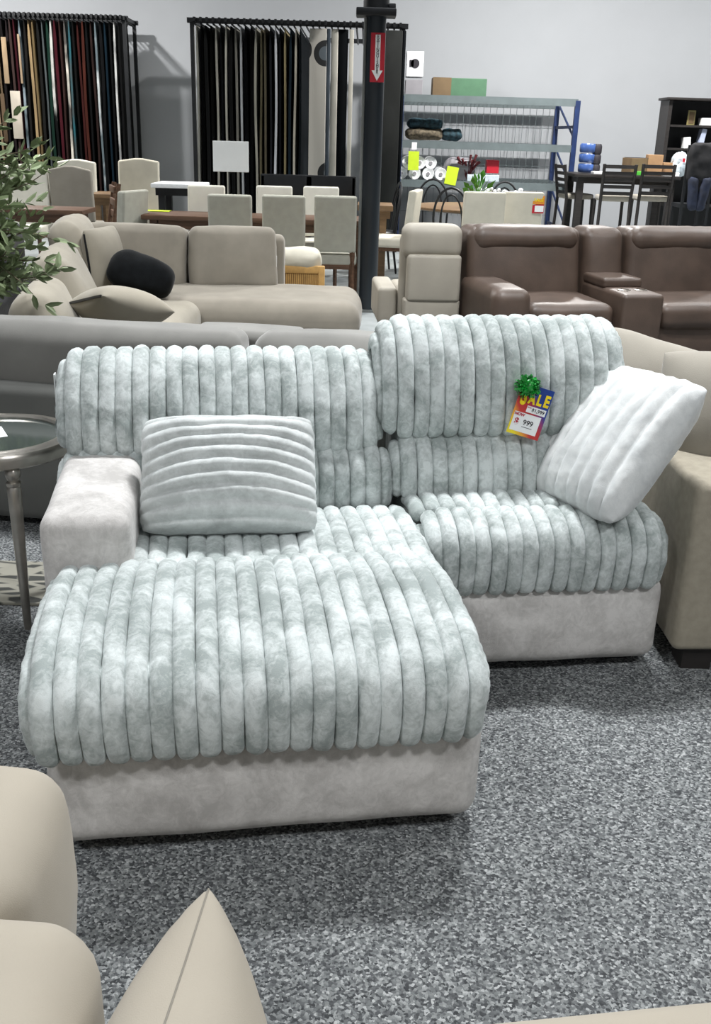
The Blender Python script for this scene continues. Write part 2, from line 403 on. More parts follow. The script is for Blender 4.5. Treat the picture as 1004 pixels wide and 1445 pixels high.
# right back, head section over lumbar section
def rback(s): return s
b = MB()
ribs(b, [(1.035, .645), (1.008, .69), (1.012, .77), (1.045, .865), (1.095, .935), (1.16, .968), (1.225, .958), (1.262, .90), (1.272, .79), (1.275, .66)], -.02, .735, Rl=.075, Rr=.07, Dl=.10, Dr=.09, sp=.0465, h=.022, seed=8, pinch=[(.0, .03, .3), (.17, .02, .10)])
b.rbox((.36, 1.15, .79), (.68, .15, .30), .06, k=4, shear=(0, .25))
b.build('headrest_cushion', PLUSH, sofa)
b = MB()
ribs(b, [(.955, .47), (.958, .53), (.985, .60), (1.045, .655)], .02, .735, Rl=.06, Rr=.06, Dl=.09, Dr=.06, sp=.0465, h=.021, seed=9, jit=.003)
b.rbox((.38, 1.14, .50), (.70, .26, .36), .05, k=4)
b.build('lumbar_cushion', PLUSH, sofa)
# left back
def lean(u, f): return u + (u+.47)*0.02
b = MB()
ribs(b, [(1.055, .60), (1.018, .625), (1.012, .685), (1.05, .775), (1.10, .838), (1.165, .870), (1.235, .858), (1.272, .80), (1.28, .70), (1.285, .60)], -.955, -.03, Rl=.07, Rr=.07, Dl=.09, Dr=.10, sp=.047, h=.023, seed=10, pinch=[(.2, .02, .08)])
b.rbox((-.5, 1.155, .70), (.86, .15, .24), .06, k=4, shear=(0, .25))
b.build('headrest_cushion', PLUSH, sofa)
b = MB()
ribs(b, [(.955, .44), (.955, .50), (.972, .57), (1.04, .625)], -.955, .0, Rl=.06, Rr=.06, Dl=.06, Dr=.12, sp=.047, h=.022, seed=11, jit=.003)
b.rbox((-.49, 1.15, .47), (.92, .27, .34), .05, k=4)
b.build('lumbar_cushion', PLUSH, sofa)
b = MB(); b.span((-.93, 1.24, .05), (-.03, 1.31, .78), bev=.03); b.span((.0, 1.24, .05), (.75, 1.30, .86), bev=.03)
b.build('back_panel', SUEDE, sofa)
# little fabric care label on the left edge of the back
tg = MB(); tg.box((-.985, 1.20, .76), (.004, .03, .10)); tg.build('care_label', WHITE, sofa, smooth=False)

# ------------------------------------------------------------------ ribbed throw pillows
def ribbed_pillow(name, label, W, H, Th, n, m, M, bow=0.10, edge=.5, sag=0.0):
    NX, NY = 56, 90; b = MB(); rows = {}
    def prof(s, t):
        e = max(0.0, (1-abs(s)**2.7)*(1-abs(t)**2.7)); return e**edge
    for side in (1, -1):
        for i in range(NX+1):
            for j in range(NY+1):
                if side == -1 and (i in (0, NX) or j in (0, NY)): rows[(side, i, j)] = rows[(1, i, j)]; continue
                s, t = -1+2*i/NX, -1+2*j/NY
                s2, t2 = math.sin(s*math.pi/2)*.35+s*.65, math.sin(t*math.pi/2)*.35+t*.65
                e = prof(s2, t2)
                ph = (t2+bow*(s2*s2-.4)*(1-t2*t2)*1.0)*n/2
                rib = abs(math.cos(math.pi*(ph % 1.0 - .5)))**.7
                z = Th*e*0.86 + 0.016*rib*min(1, e*2.2)
                pin = (1-.03*(1-t2*t2))*math.sqrt(1-.13*t2**6); pin2 = (1-.03*(1-s2*s2))*math.sqrt(1-.13*s2**6)
                x, y = W/2*s2*pin, H/2*t2*pin2 - sag*(1-s2*s2)*(t2 > 0)*t2
                r2 = (0.010*rib if abs(s2) > .97 or abs(t2) > .97 else 0)
                p = Vector((x*(1+r2), y, side*z))
                p += noise.noise_vector(p*45)*.0016+noise.noise_vector(p*14)*.003
                rows[(side, i, j)] = b.bm.verts.new(p)
    for side in (1, -1):
        for i in range(NX):
            for j in range(NY):
                f = [rows[(side, i, j)], rows[(side, i+1, j)], rows[(side, i+1, j+1)], rows[(side, i, j+1)]]
                b.bm.faces.new(f if side == 1 else f[::-1])
    o = b.build(name, m, auto=180); o.matrix_world = M
    return tag(o, label, 'pillow')
# grey pillow leaning on the left back
gp_ = G(316, 757, .50)
ribbed_pillow('throw_pillow', 'grey ribbed plush pillow leaning on the chaise back beside the arm', .48, .335, .125, 9, PILLOWG,
              T(gp_.x, gp_.y+.13, .502+.125) @ RZ(7) @ RX(52) , bow=.20, edge=.5)
# white pillow tipped against the neighbouring arm
cw = G(867, 622, .67)
yv = Vector((.60, .36, .80)).normalized(); xv = Vector((.50, -.84, .10)); xv = (xv-yv*xv.dot(yv)).normalized(); nv = xv.cross(yv)
ribbed_pillow('throw_pillow', 'white ribbed plush pillow tipped over the right end of the grey seat', .49, .41, .095, 8, PILLOWW,
              T(*(cw)) @ Matrix(((yv.x, -xv.x, nv.x, 0), (yv.y, -xv.y, nv.y, 0), (yv.z, -xv.z, nv.z, 0), (0, 0, 0, 1))), bow=.05, edge=.5)

# ------------------------------------------------------------------ sale tag with green bow
def sale_mat():
    m, nt, b_ = node_mat('sale_card'); N, L = nt.nodes, nt.links
    tc = N.new('ShaderNodeTexCoord'); mp = N.new('ShaderNodeMapping'); mp.inputs['Rotation'].default_value = (0, 0, math.radians(-38)); mp.inputs['Scale'].default_value = (6.4, 6.4, 1); mp.inputs['Location'].default_value = (.5, 0, 0)
    L.new(tc.outputs['Object'], mp.inputs['Vector'])
    sx = N.new('ShaderNodeSeparateXYZ'); L.new(mp.outputs[0], sx.inputs[0])
    cr = N.new('ShaderNodeValToRGB'); e = cr.color_ramp.elements
    e[0].position = 0.06; e[0].color = srgb('#f0dc2c'); e[1].position = 0.98; e[1].color = srgb('#123a8c')
    for p, c in ((.20, '#e8a23c'), (.32, '#c23a34'), (.52, '#b52c30'), (.72, '#1d3f92')):
        q = e.new(p); q.color = srgb(c)
    L.new(sx.outputs[0], cr.inputs['Fac']); L.new(cr.outputs[0], b_.inputs['Base Color']); b_.inputs['Roughness'].default_value = 0.4
    return m
cp = SM @ Vector((.47, .972, .725))
TM = T(*G(749, 581, cp.z)) @ RZ(10) @ RX(74) @ RZ(-17)
# the tag lies on the ribs of the head section
pt = sofa.matrix_world
stg = thing('sale_tag', 'colourful cardboard sale tag with green bow pinned on the right seat back', 'sale tag')
dirn = ray(749, 581); kk = None
O3, V3 = Vector(SOFA_O), RZ(SOFA_YAW) @ Vector((0, 1, 0))
kk = ((O3 + V3*.972 - CAMP).dot(V3))/dirn.dot(V3)
tp = CAMP + dirn*kk
stg.matrix_world = T(*tp) @ RZ(9) @ RX(84) @ RZ(-17)
MB().box((0, 0, 0), (.104, .155, .0024)).build('card', sale_mat(), stg, smooth=False)
pn = MB().box((-.004, -.038, .0016), (.086, .058, .0014)).build('price_panel', WHITE, stg, smooth=False)
pn2 = MB().box((.016, .006, .0016), (.062, .020, .0014)).build('price_panel', WHITE, stg, smooth=False)
text_mesh('lettering', 'S', .066, YEL, stg, T(-.034, .036, .0020), bold=.0030, sx=.62)
text_mesh('lettering', 'A', .040, YEL, stg, T(-.008, .036, .0020), bold=.0022, sx=.75)
text_mesh('lettering', 'L', .044, YEL, stg, T(.0155, .038, .0020), bold=.0022, sx=.75)
text_mesh('lettering', 'E', .048, YEL, stg, T(.0385, .040, .0020), bold=.0022, sx=.72)
text_mesh('lettering', '$1,999', .015, INK, pn2, T(.022, .006, .0026), bold=.0002)
text_mesh('lettering', 'WAS', .006, REDINK, pn2, T(-.008, .011, .0026))
text_mesh('lettering', 'NOW', .012, REDINK, pn, T(-.030, -.016, .0026), bold=.0005)
text_mesh('lettering', '$', .026, REDINK, pn, T(-.033, -.038, .0026), bold=.0008)
text_mesh('lettering', '999', .022, INK, pn, T(.004, -.036, .0026), bold=.0002)
ul = MB().box((.004, -.0500, .0026), (.034, .0015, .0006)).build('underline', INK, pn, smooth=False)
bw = MB()
for i in range(170):
    a = random.uniform(0, 2*math.pi); el = random.uniform(0, 1.35); rr = random.uniform(.030, .037)
    d = Vector((math.cos(a)*math.cos(el)*1.15, math.sin(a)*math.cos(el), math.sin(el)*.8)); sd = Vector((-math.sin(a), math.cos(a), 0)).lerp(d.cross(Vector((1, .3, .2))), random.random()).normalized()
    c0 = Vector((-.038, .068, .006)); q = [c0 + d*rr*.2, c0 + d*rr*.8 + sd*.006, c0 + d*rr*1.1, c0 + d*rr*.8 - sd*.006, c0+d*rr*.25]
    up = d.cross(sd)*.0032
    vs = [(bw.bm.verts.new(p+up), bw.bm.verts.new(p-up)) for p in q]
    for A, B in zip(vs, vs[1:]): bw.bm.faces.new((A[0], A[1], B[1], B[0]))
bw.ball((-.038, .068, .008), .027)
bw.build('ribbon_bow', BOW, stg)

# ------------------------------------------------------------------ round side table
STC = (-1.15, 3.0)
st = thing('side_table', 'round silver side table with smoked glass top beside the ribbed chaise', 'side table', (STC[0], STC[1], 0), 0)
b = MB(); b.lathe([(.205, .585), (.212, .592), (.225, .592), (.236, .588), (.246, .586), (.252, .578), (.254, .568), (.252, .545), (.246, .540), (.215, .540), (.205, .548), (.205, .585)], n=64)
b.build('top_rim', SILVER, st)
MB().lathe([(0, .572), (.207, .572), (.207, .580), (0, .580)], n=48).build('glass_top', DKGLASS, st)
for k in range(4):
    a = math.radians(-58 + 90*k); ca, sa = math.cos(a), math.sin(a)
    prof = [(.0, .0), (.011, .0), (.012, .02), (.020, .40), (.0215, .472), (.018, .480), (.022, .486), (.022, .494), (.015, .498), (.019, .506), (.0235, .516), (.0235, .526), (.017, .536), (.014, .542), (0, .542)]
    MB().lathe(prof, (ca*.222, sa*.222, 0.012 if sa > 0 else 0), 20).build('leg', SILVER, st)
b = MB(); b.box((0, -.035, .0), (.10, .08, .002), M=RZ(35) @ RX(14)); b.box((0, .035, .0), (.10, .08, .002), M=RZ(35) @ RX(-14))
pc = b.build('folded_card', WHITEM, smooth=False, loc=(-1.18, 3.02, .594)); tag(pc, 'small folded white card on the smoked glass top of the side table', 'card')
# patterned rug under it
def leopard():
    m, nt, b_ = node_mat('patterned_rug'); N, L = nt.nodes, nt.links
    tc = N.new('ShaderNodeTexCoord'); mp = N.new('ShaderNodeMapping'); mp.inputs['Scale'].default_value = (9, 22, 9); L.new(tc.outputs['Object'], mp.inputs[0])
    v = N.new('ShaderNodeTexVoronoi'); v.feature = 'DISTANCE_TO_EDGE'; L.new(mp.outputs[0], v.inputs['Vector']); v.inputs['Scale'].default_value = 1
    cr = N.new('ShaderNodeValToRGB'); e = cr.color_ramp.elements; e[0].position = .12; e[0].color = srgb('#8d8b80'); e[1].position = .2; e[1].color = srgb('#3c3d3a')
    L.new(v.outputs['Distance'], cr.inputs[0]); L.new(cr.outputs[0], b_.inputs['Base Color']); b_.inputs['Roughness'].default_value = .95; return m
tag(MB().box((-1.45, 3.14, .006), (.86, .34, .012), bev=.004).build('patterned_rug', leopard()), 'small grey animal patterned rug under the silver side table', 'rug')

# ------------------------------------------------------------------ grey sofa standing behind, seen from its back
gs = thing('grey_sofa', 'grey velvet sofa seen from behind, right behind the ribbed sofa', 'sofa', (-1.29, 3.66, -.0), -7.0)
MB().rbox((-.05, .27, .31), (2.9, .56, .56), .05, (0, .01, 0), k=10).build('base', GREYDK, gs)
MB().rbox((.0, .16, .63), (1.68, .22, .34), .06, (0, .02, .01), k=16, wr=.008, wf=5).build('backrest', GREYSOFA, gs)
MB().rbox((1.16, .18, .635), (.56, .24, .34), .08, (0, .02, .01), k=12, wr=.006, wf=5).build('backrest', GREYSOFA, gs)
MB().rbox((.80, .38, .59), (.44, .22, .36), .03, (0, .01, .01), k=6).build('backrest', GREYSOFA, gs)

# ------------------------------------------------------------------ taupe sofa at the right
rs = thing('taupe_sofa', 'taupe fabric sofa whose left arm touches the right end of the ribbed sofa', 'sofa', (.965, 2.655, 0), 1.0)
MB().rbox((.13, .47, .335), (.26, .94, .53), .025, (.004, .006, .004), k=8, wr=.003, wf=9).build('armrest', TAUPE, rs)
MB().rbox((1.0, .50, .24), (1.5, .86, .34), .03, k=6).build('base', TAUPE, rs)
MB().rbox((1.0, .42, .45), (1.48, .74, .14), .05, (0, 0, .02), k=8).build('seat_cushion', TAUPEC, rs)
b = MB(); b.rbox((1.0, .93, .52), (1.5, .16, .50), .05, k=6); b.build('backrest', TAUPE, rs)
for x in (.05, 1.6):
    for y in (.07, .85): MB().box((x+.04, y, .035), (.09, .09, .07)).build('foot', DKWOOD, rs, smooth=False)
def soft_pillow(name, label, W, H, Th, m, M, cat='pillow', parent=None, edge=.55, n=22, wr=.006, p=2.6, seed=0, seam=False, rnd=.12):
    b = MB(); g = {}
    for side in (1, -1):
        for i in range(n+1):
            for j in range(n+1):
                if side < 0 and (i in (0, n) or j in (0, n)): g[(side, i, j)] = g[(1, i, j)]; continue
                s, t = math.sin((-1+2*i/n)*math.pi/2), math.sin((-1+2*j/n)*math.pi/2)
                e = max(0., (1-abs(s)**p)*(1-abs(t)**p))**edge
                q = Vector((W/2*s*(1-.05*(1-t*t))*math.sqrt(1-rnd*t**4), H/2*t*(1-.05*(1-s*s))*math.sqrt(1-rnd*s**4), side*Th*e))
                q += noise.noise_vector(q*7+Vector((seed, 0, 0)))*wr
                g[(side, i, j)] = b.bm.verts.new(q)
    for side in (1, -1):
        for i in range(n):
            for j in range(n):
                f = [g[(side, i, j)], g[(side, i+1, j)], g[(side, i+1, j+1)], g[(side, i, j+1)]]
                b.bm.faces.new(f if side > 0 else f[::-1])
    sp_pts = [g[(1, i, n)].co.copy() for i in range(n+1)][::-1] + [g[(1, 0, j)].co.copy() for j in range(n)][::-1] if seam else None
    o = b.build(name, m, parent, auto=180)
    if seam: MB().tube(sp_pts, .0011, 6).build('seam', TAUPEC, o)
    if parent: o.matrix_local = M
    else: o.matrix_world = M; tag(o, label, cat)
    return o
c1 = GY(925, 520, 3.40)
soft_pillow('scatter_cushion', 'pale taupe cushion lying back behind the white ribbed pillow', .62, .42, .11, TAUPEC, T(c1.x+.09, c1.y, c1.z-.12) @ RZ(-6) @ RX(62) @ RZ(-14), seed=3)
c2 = GY(1010, 560, 3.05)
soft_pillow('scatter_cushion', 'plump pale taupe cushion at the right edge of the photo above the taupe arm', .50, .46, .13, TAUPEC, T(c2.x+.08, c2.y, c2.z-.07) @ RZ(-28) @ RX(66) @ RZ(8), seed=5)

# ------------------------------------------------------------------ cream sofa in the foreground
fs = thing('cream_sofa', 'cream fabric sofa corner with plump back cushions in the near left foreground', 'sofa', (0, 0, 0), 0)
MB().rbox((-1.0, .62, .20), (.98, 1.06, .38), .05, k=6).build('base', FGB, fs)
MB().rbox((-.27, .42, .165), (.50, .60, .33), .04, k=6).build('seat', FGB, fs)
MB().rbox((-.725, 1.05, .50), (.66, .28, .34), .06, (.02, .02, .03), k=10, M=T(0, 0, 0), shear=(.03, .0), wr=.005).build('back_cushion', FGB, fs)
MB().rbox((-.65, .768, .513), (.74, .24, .34), .06, (.02, .02, .03), k=10, shear=(.04, 0), wr=.005, seed=4).build('back_cushion', FGB, fs)
ot = thing('cream_bench', 'cream fabric bench end just showing at the bottom right corner', 'bench', (0, 0, 0), 0)
e0, e1 = G(600, 1440, .60), G(1004, 1401, .60); ea = math.degrees(math.atan2(e1.y-e0.y, e1.x-e0.x))
MB().rbox((.58, -.28, -.26), (1.3, .56, .54), .04, (0, .004, .004), k=8, M=T(*e0) @ RZ(ea)).build('seat', FGB, ot)
b = MB()
for x in (.0, 1.0):
    for y in (.25, .7): b.box((x, y, .02), (.05, .05, .04))
b.build('foot', DKWOOD, ot, smooth=False)
p3 = G(274, 1268, .76)
soft_pillow('scatter_cushion', 'cream cushion standing on its corner in the bottom foreground, pointed end up', .44, .44, .104, FGB,
            T(p3.x, p3.y-.215, p3.z-.21) @ RZ(84) @ RX(88), edge=.42, p=2.3, wr=.002, seed=8, seam=True, rnd=0)

# ------------------------------------------------------------------ beige sectional in the middle
bs = thing('beige_sectional', 'beige fabric corner sofa in the middle distance left of the black post', 'sofa', (0, 0, 0), 0)
A1 = G(115, 314, .86); A2 = G(266, 320, .86); A3 = G(390, 321, .86)
def rowcush(p, q, thick=.26, zlo=.42, ztop=.86, seed=0):
    L = (q-p).length-.01; c = (p+q)/2; a = math.degrees(math.atan2(q.y-p.y, q.x-p.x))
    return MB().rbox((0, 0, 0), (L, thick, ztop-zlo), .06, (.005, .03, .015), k=9, M=T(c.x, c.y-.06, (ztop+zlo)/2) @ RZ(a) @ RX(-10), wr=.008, seed=seed).build('back_cushion', BEIGE, bs)
rowcush(A1, A2, seed=1); rowcush(A2, A3, seed=2)
MB().rbox((-1.0, 6.92, .34), (1.98, .92, .26), .11, (.01, .01, .02), k=14, M=None, wr=.006, seed=3).build('seat_cushion', BEIGE, bs)
MB().rbox((-1.05, 6.97, .13), (1.85, .84, .2), .03, k=6).build('base', BEIGE, bs)
MB().rbox((-1.38, 7.52, .42), (1.6, .16, .76), .05, k=8).build('frame_back', BEIGE, bs)
# left wing: three loose cushions coming towards the camera
W1, W2, W3 = G(92, 312, .90), G(82, 350, .90), G(58, 404, .86)
wing = []
for (px_, pt_, Y_) in ((95, 307, 6.85), (72, 352, 5.95), (50, 404, 5.05)):
    q_ = GY(px_, pt_, Y_); wing.append((q_.x+.09, Y_, q_.z-.25))
for i, (x, y, z) in enumerate(wing):
    MB().rbox((0, 0, 0), (.20, .80 if i < 2 else .70, .52), .08, (.045, .02, .02), k=9, M=T(x, y, z) @ RZ(9) @ RY(-24), wr=.012, wf=4, seed=5+i).build('back_cushion', BEIGEL, bs)
s2 = G(268, 440, .46)
MB().rbox((s2.x-.42, 5.75, .34), (.86, 1.5, .26), .09, (.01, .01, .02), k=10, wr=.008, seed=9).build('seat_cushion', BEIGEL, bs)
MB().rbox((s2.x-.38, 5.60, .13), (.98, 1.7, .2), .03, k=6, M=None).build('base', BEIGE, bs)
def zip_pillow(label, M, W=.46, H=.46, Th=.10):
    t = thing('zip_pillow', label, 'pillow', M=M)
    o = soft_pillow('cover', None, W, H, Th, BEIGEL, Matrix.Identity(4), parent=t, seed=W*9)
    b = MB(); b.box((-W/2*.945, 0, 0), (.012, H*.84, .012)); b.build('zip', BLACK, t, smooth=False)
    return t
q1 = GY(147, 368, 6.62)
zip_pillow('upright beige pillow showing its dark zip, in the corner of the beige sofa', T(q1.x, q1.y, q1.z) @ RZ(76) @ RX(84), W=.42, H=.44)
q2 = GY(116, 428, 4.95)
zip_pillow('beige pillow with dark zip lying tilted at the near end of the beige sofa', T(q2.x+.16, q2.y+.13, q2.z-.04) @ RZ(38) @ RY(16) @ RX(-14), W=.42, H=.44)
q3 = GY(200, 388, 6.50)
soft_pillow('black_pillow', 'black fluffy pillow lying on the seat of the beige corner sofa', .44, .27, .12, BLACKF, T(q3.x, q3.y, q3.z) @ RZ(4) @ RY(16) @ RX(55), wr=.014, seed=2, p=2.0, edge=.42, rnd=.42)
b = MB(); b.box((0, 0, 0), (.012, .03, .10)); b.box((.012, 0, -.09), (.014, .03, .09)); hb = b.build('hang_label', WHITE, smooth=False)
hp = GY(387, 352, 7.28); hb.location = hp; tag(hb, 'white hang label at the right edge of the beige back cushion', 'label')

# ------------------------------------------------------------------ brown leather loveseat
bl = thing('leather_loveseat', 'brown leather reclining loveseat with cupholder console behind the ribbed sofa', 'sofa', (G(664, 306, 1.0).x, G(664, 306, 1.0).y, 0), 12.0)
def back_leather(u0, u1, pad=True, seed=0):
    c = (u0+u1)/2; L = u1-u0-.012
    b = MB(); b.rbox((c, .10, .60), (L, .30, .66), .06, (.004, .035, .01), k=10, shear=(0, .18), wr=.006, seed=seed)
    o = b.build('back_cushion', LEATHER, bl)
    if pad:
        p = MB(); p.rbox((c, .085, .855), (L*.95, .245, .175), .085, (.0, .012, .006), k=9, wr=.007, wf=7, seed=seed+2); p.build('headrest', LEATHER, o)
back_leather(0, .83, seed=1); back_leather(.845, 1.155, pad=False, seed=2); back_leather(1.17, 2.00, seed=3)
MB().rbox((1.02, .02, .20), (2.0, .72, .32), .04, k=6, M=T(0, -.25, 0)).build('base', LEATHER, bl)
for u0, u1, sd in ((.235, .84, 4), (1.17, 2.0, 6)):
    MB().rbox(((u0+u1)/2, -.30, .42), (u1-u0, .66, .17), .06, (0, .01, .02), k=9, wr=.005, seed=sd).build('seat_cushion', LEATHER, bl)
MB().rbox((.105, -.30, .36), (.26, .78, .50), .07, (.005, .01, .01), k=9, wr=.004, seed=8).build('armrest', LEATHER, bl)
cs = MB(); cs.rbox((1.0, -.33, .34), (.29, .72, .48), .03, (.002, .004, .004), k=6); cs = cs.build('console', LEATHER, bl)
MB().rbox((1.0, -.18, .605), (.285, .36, .07), .022, (0, .004, .006), k=6).build('console_lid', LEATHER, cs)
for dx in (-.06, .06):
    MB().lathe([(.033, .574), (.042, .574), (.045, .579), (.044, .586), (.034, .588), (.033, .575)], (1.0+dx, -.50, 0), 24).build('cup_holder', SILVER, cs)
# ------------------------------------------------------------------ cream recliner seen from behind
rp = G(575, 320, .93)
rc = thing('cream_recliner', 'cream leather recliner chair seen from behind, left of the brown loveseat', 'armchair', (rp.x, rp.y, 0), 4.0)
MB().rbox((.195, .06, .30), (.39, .12, .30), .02, k=5).build('back_panel', RECL, rc)
MB().rbox((.20, .05, .59), (.37, .12, .32), .025, (0, .01, 0), k=5).build('back_panel', RECL, rc)
MB().rbox((.185, .12, .83), (.41, .20, .22), .06, (0, .015, .01), k=6).build('headrest', RECL, rc)
MB().rbox((.185, .21, .56), (.41, .16, .62), .05, (0, .015, .01), k=6).build('backrest', RECL, rc)
MB().rbox((.18, .58, .36), (.42, .62, .22), .05, (0, .01, .01), k=6).build('seat', RECL, rc)
MB().rbox((-.09, .55, .36), (.14, .62, .26), .03, k=6).build('armrest', RECL, rc)
MB().span((-.10, .1, .0), (.42, .82, .24)).build('base', BLACK, rc, smooth=False)

# ------------------------------------------------------------------ black leather sofa and olive tree at the left
kp = GY(66, 330, 5.2)
ks = thing('black_sofa', 'black leather sofa behind the olive tree at the left edge', 'sofa', (-2.14, 5.0, 0), 97.0)
MB().rbox((1.55, .12, .66), (.98, .34, .56), .12, (.02, .05, .03), k=10, wr=.02, wf=6).build('back_cushion', BLKLEATHER, ks)
MB().rbox((.55, .12, .64), (.98, .34, .52), .12, (.02, .05, .03), k=10, wr=.02, wf=6, seed=3).build('back_cushion', BLKLEATHER, ks)
MB().rbox((1.05, .65, .26), (2.0, .8, .40), .08, (0, .01, .03), k=9, wr=.012).build('seat', BLKLEATHER, ks)
MB().rbox((1.05, .08, .28), (2.05, .34, .46), .06, k=6).build('frame_back', BLKLEATHER, ks)
tb = GY(-42, 440, 4.55)
tr = thing('olive_tree', 'artificial olive tree with grey green leaves at the left edge', 'plant', (tb.x, tb.y, 0), 0)
MB().lathe([(0, 0), (.13, 0), (.17, .30), (.155, .30), (.15, .27), (0, .27)], n=28).build('pot', GREYBOX, tr)
trunk = MB(); trunk.tube([(0, 0, .2), (.02, .01, .5), (-.01, .0, .8), (.02, .01, 1.1), (.0, 0, 1.5)], [.022, .02, .017, .013, .006], 10)
lf = MB(); rl = random.Random(4)
def leaf(p, d, L):
    side = d.cross(Vector((rl.uniform(-1, 1), rl.uniform(-1, 1), rl.uniform(-1, 1)))).normalized(); wv = L*.17; nv2 = side.cross(d)*L*.05
    vs = [lf.bm.verts.new(v) for v in (p, p+d*L*.3+side*wv+nv2, p+d*L*.7+side*wv*.85+nv2, p+d*L, p+d*L*.7-side*wv*.85+nv2, p+d*L*.3-side*wv+nv2)]
    lf.bm.faces.new(vs[:4]); lf.bm.faces.new([vs[0], vs[3], vs[4], vs[5]])
for i in range(84):
    z0 = rl.uniform(.72, 1.42); a = rl.uniform(-2.8, .35) if i % 3 else rl.uniform(-1.2, .5); L = rl.uniform(.20, .40)*(1.2 if i % 3 == 0 else 1)
    d = Vector((math.cos(a), math.sin(a), rl.uniform(-.05, .8))).normalized(); pts = []; p = Vector((0, 0, z0))
    for k in range(7):
        pts.append(p.copy()); d = (d+Vector((rl.uniform(-.25, .25), rl.uniform(-.25, .25), rl.uniform(-.22, .2)))).normalized(); p = p+d*L/6
        for s in range(3):
            ld = (d*.7+Vector((rl.uniform(-1, 1), rl.uniform(-1, 1), rl.uniform(-.6, 1)))*.8).normalized()
            if k > 0: leaf(p, ld, rl.uniform(.05, .085))
    trunk.tube(pts, [.006-.0007*k for k in range(7)], 6)
trunk.build('trunk', BARK, tr); lf.build('foliage', LEAF, tr, smooth=False)

# ------------------------------------------------------------------ black steel post with fire extinguisher sign
pp = G(518, 441, 0)
po = thing('steel_post', 'black round steel post standing in the middle of the showroom', 'post', (pp.x, pp.y+.09, 0), 0)
MB().lathe([(0, 0), (.086, 0), (.086, 2.43), (0, 2.43)], n=32).build('shaft', POLE, po)
MB().lathe([(.0, 2.43), (.107, 2.43), (.107, 6.19), (0, 6.19)], n=32).build('upper_shaft', BLACK, po)
b = MB(); b.box((0, 0, 2.44), (.33, .24, .06), bev=.01); b.box((.13, -.02, 2.47), (.06, .10, .08), bev=.01); b.build('collar', BLACK, po)
MB().tube([(-.085, -.035, .02), (-.085, -.035, 2.40)], .014, 10).build('conduit', CONDUIT, po)
MB().box((0, 0, .012), (.20, .20, .024)).build('base_plate', CONDUIT, po, smooth=False)
sg = thing('extinguisher_sign', 'red sign with a white arrow pointing down on the black post', 'sign', (pp.x, pp.y+.09, 0), 0)
z0, z1 = GY(530, 116, pp.y).z, GY(530, 46, pp.y).z; zc = (z0+z1)/2; hh = z1-z0
MB().box((.022, -.089, zc), (.118, .006, hh)).build('plate', REDP, sg, smooth=False)
b = MB(); y_ = -.0945
pl = [(-.021, hh*.46), (.021, hh*.46), (.021, -hh*.26), (.046, -hh*.26), (0, -hh*.47), (-.046, -hh*.26), (-.021, -hh*.26)]
va = [b.bm.verts.new((.022+x, y_, zc+z)) for x, z in pl]; vb = [b.bm.verts.new((.022+x, y_+.003, zc+z)) for x, z in pl]
b.bm.faces.new((va[0], va[1], va[2], va[6])); b.bm.faces.new(va[2:7])
for i in range(7): b.bm.faces.new((va[i], va[(i+1) % 7], vb[(i+1) % 7], vb[i]))
ar = b.build('arrow', WHITE, sg, smooth=False)
for i, ch in enumerate('EXTINGUISHER'):
    text_mesh('letter', ch, .034, INK, ar, T(.022, y_-.0012, zc+hh*.42-i*hh*.065) @ RX(90), bold=.0003)

# ------------------------------------------------------------------ parsons dining chairs round the long table
def parsons(label, loc, rz, fabric, w=.44, top=1.0, group=None, low=.52, leg=WOOD, peak=0.0):
    t = thing('dining_chair', label, 'chair', loc, rz, group)         # the back's rear face looks along -y
    b = MB(); b.rbox((0, .04, (top+low)/2), (w, .08, top-low), .022, (0, .006, 0), k=5, shear=(0, -.10))
    if peak:
        for v in b.bm.verts:
            if v.co.z > top-.12: v.co.z += peak*max(0, 1-abs(v.co.x)/(w/2))
    b.build('backrest', fabric, t)
    MB().rbox((0, .28, .455), (w+.02, .46, .10), .03, (0, 0, .008), k=5).build('seat', fabric, t)
    MB().box((0, .28, .395), (w-.02, .44, .05)).build('apron', leg, t, smooth=False)
    for sx in (-1, 1):
        MB().tube([(sx*(w/2-.03), .05, .53), (sx*(w/2-.03), .06, .37), (sx*(w/2-.02), .02, 0)], [.024, .022, .016], 4).build('leg', leg, t, smooth=False)
        MB().tube([(sx*(w/2-.03), .46, .37), (sx*(w/2-.03), .47, 0)], [.022, .016], 4).build('leg', leg, t, smooth=False)
    return t
LT = 0.75
fc = [(323, 275), (400, 276), (479, 277)]
nm = ['first', 'second', 'third']
for i, (x, y) in enumerate(fc):
    p = G(x, y, 1.0); parsons('grey upholstered dining chair, %s from the left before the long table' % nm[i], (p.x-(.03 if i == 2 else 0), p.y+.05, 0), 2, GREYCH, w=.37)
bc = [(289, 262), (386, 263), (453, 264)]
bn = ['behind the white sign stand', 'centre one of the far row', 'nearest the black post in the far row']
for i, (x, y) in enumerate(bc):
    p = G(x, y, 1.0); parsons('white dining chair across the long table, %s' % bn[i], (p.x, p.y+.12, 0), 182, WHITECH, w=.36)
def table(name, label, x0, x1, y0, y1, z, m, th=.045, leg=.07, rz=0, cat='table', lm=None):
    c = ((x0+x1)/2, (y0+y1)/2); t = thing(name, label, cat, (c[0], c[1], 0), rz); W, D = x1-x0, y1-y0
    MB().box((0, 0, z-th/2), (W, D, th), bev=.008).build('tabletop', m, t)
    MB().box((0, 0, z-th-.04), (W*.86, D*.8, .08)).build('apron', lm or m, t, smooth=False)
    for sx in (-1, 1):
        for sy in (-1, 1): MB().box((sx*(W/2-.10), sy*(D/2-.10), (z-th)/2), (leg, leg, z-th)).build('leg', lm or m, t, smooth=False)
    return t
table('dining_table', 'long brown wooden dining table between the grey and white chairs', -2.05, .05, 9.44, 10.02, .76, WOOD)
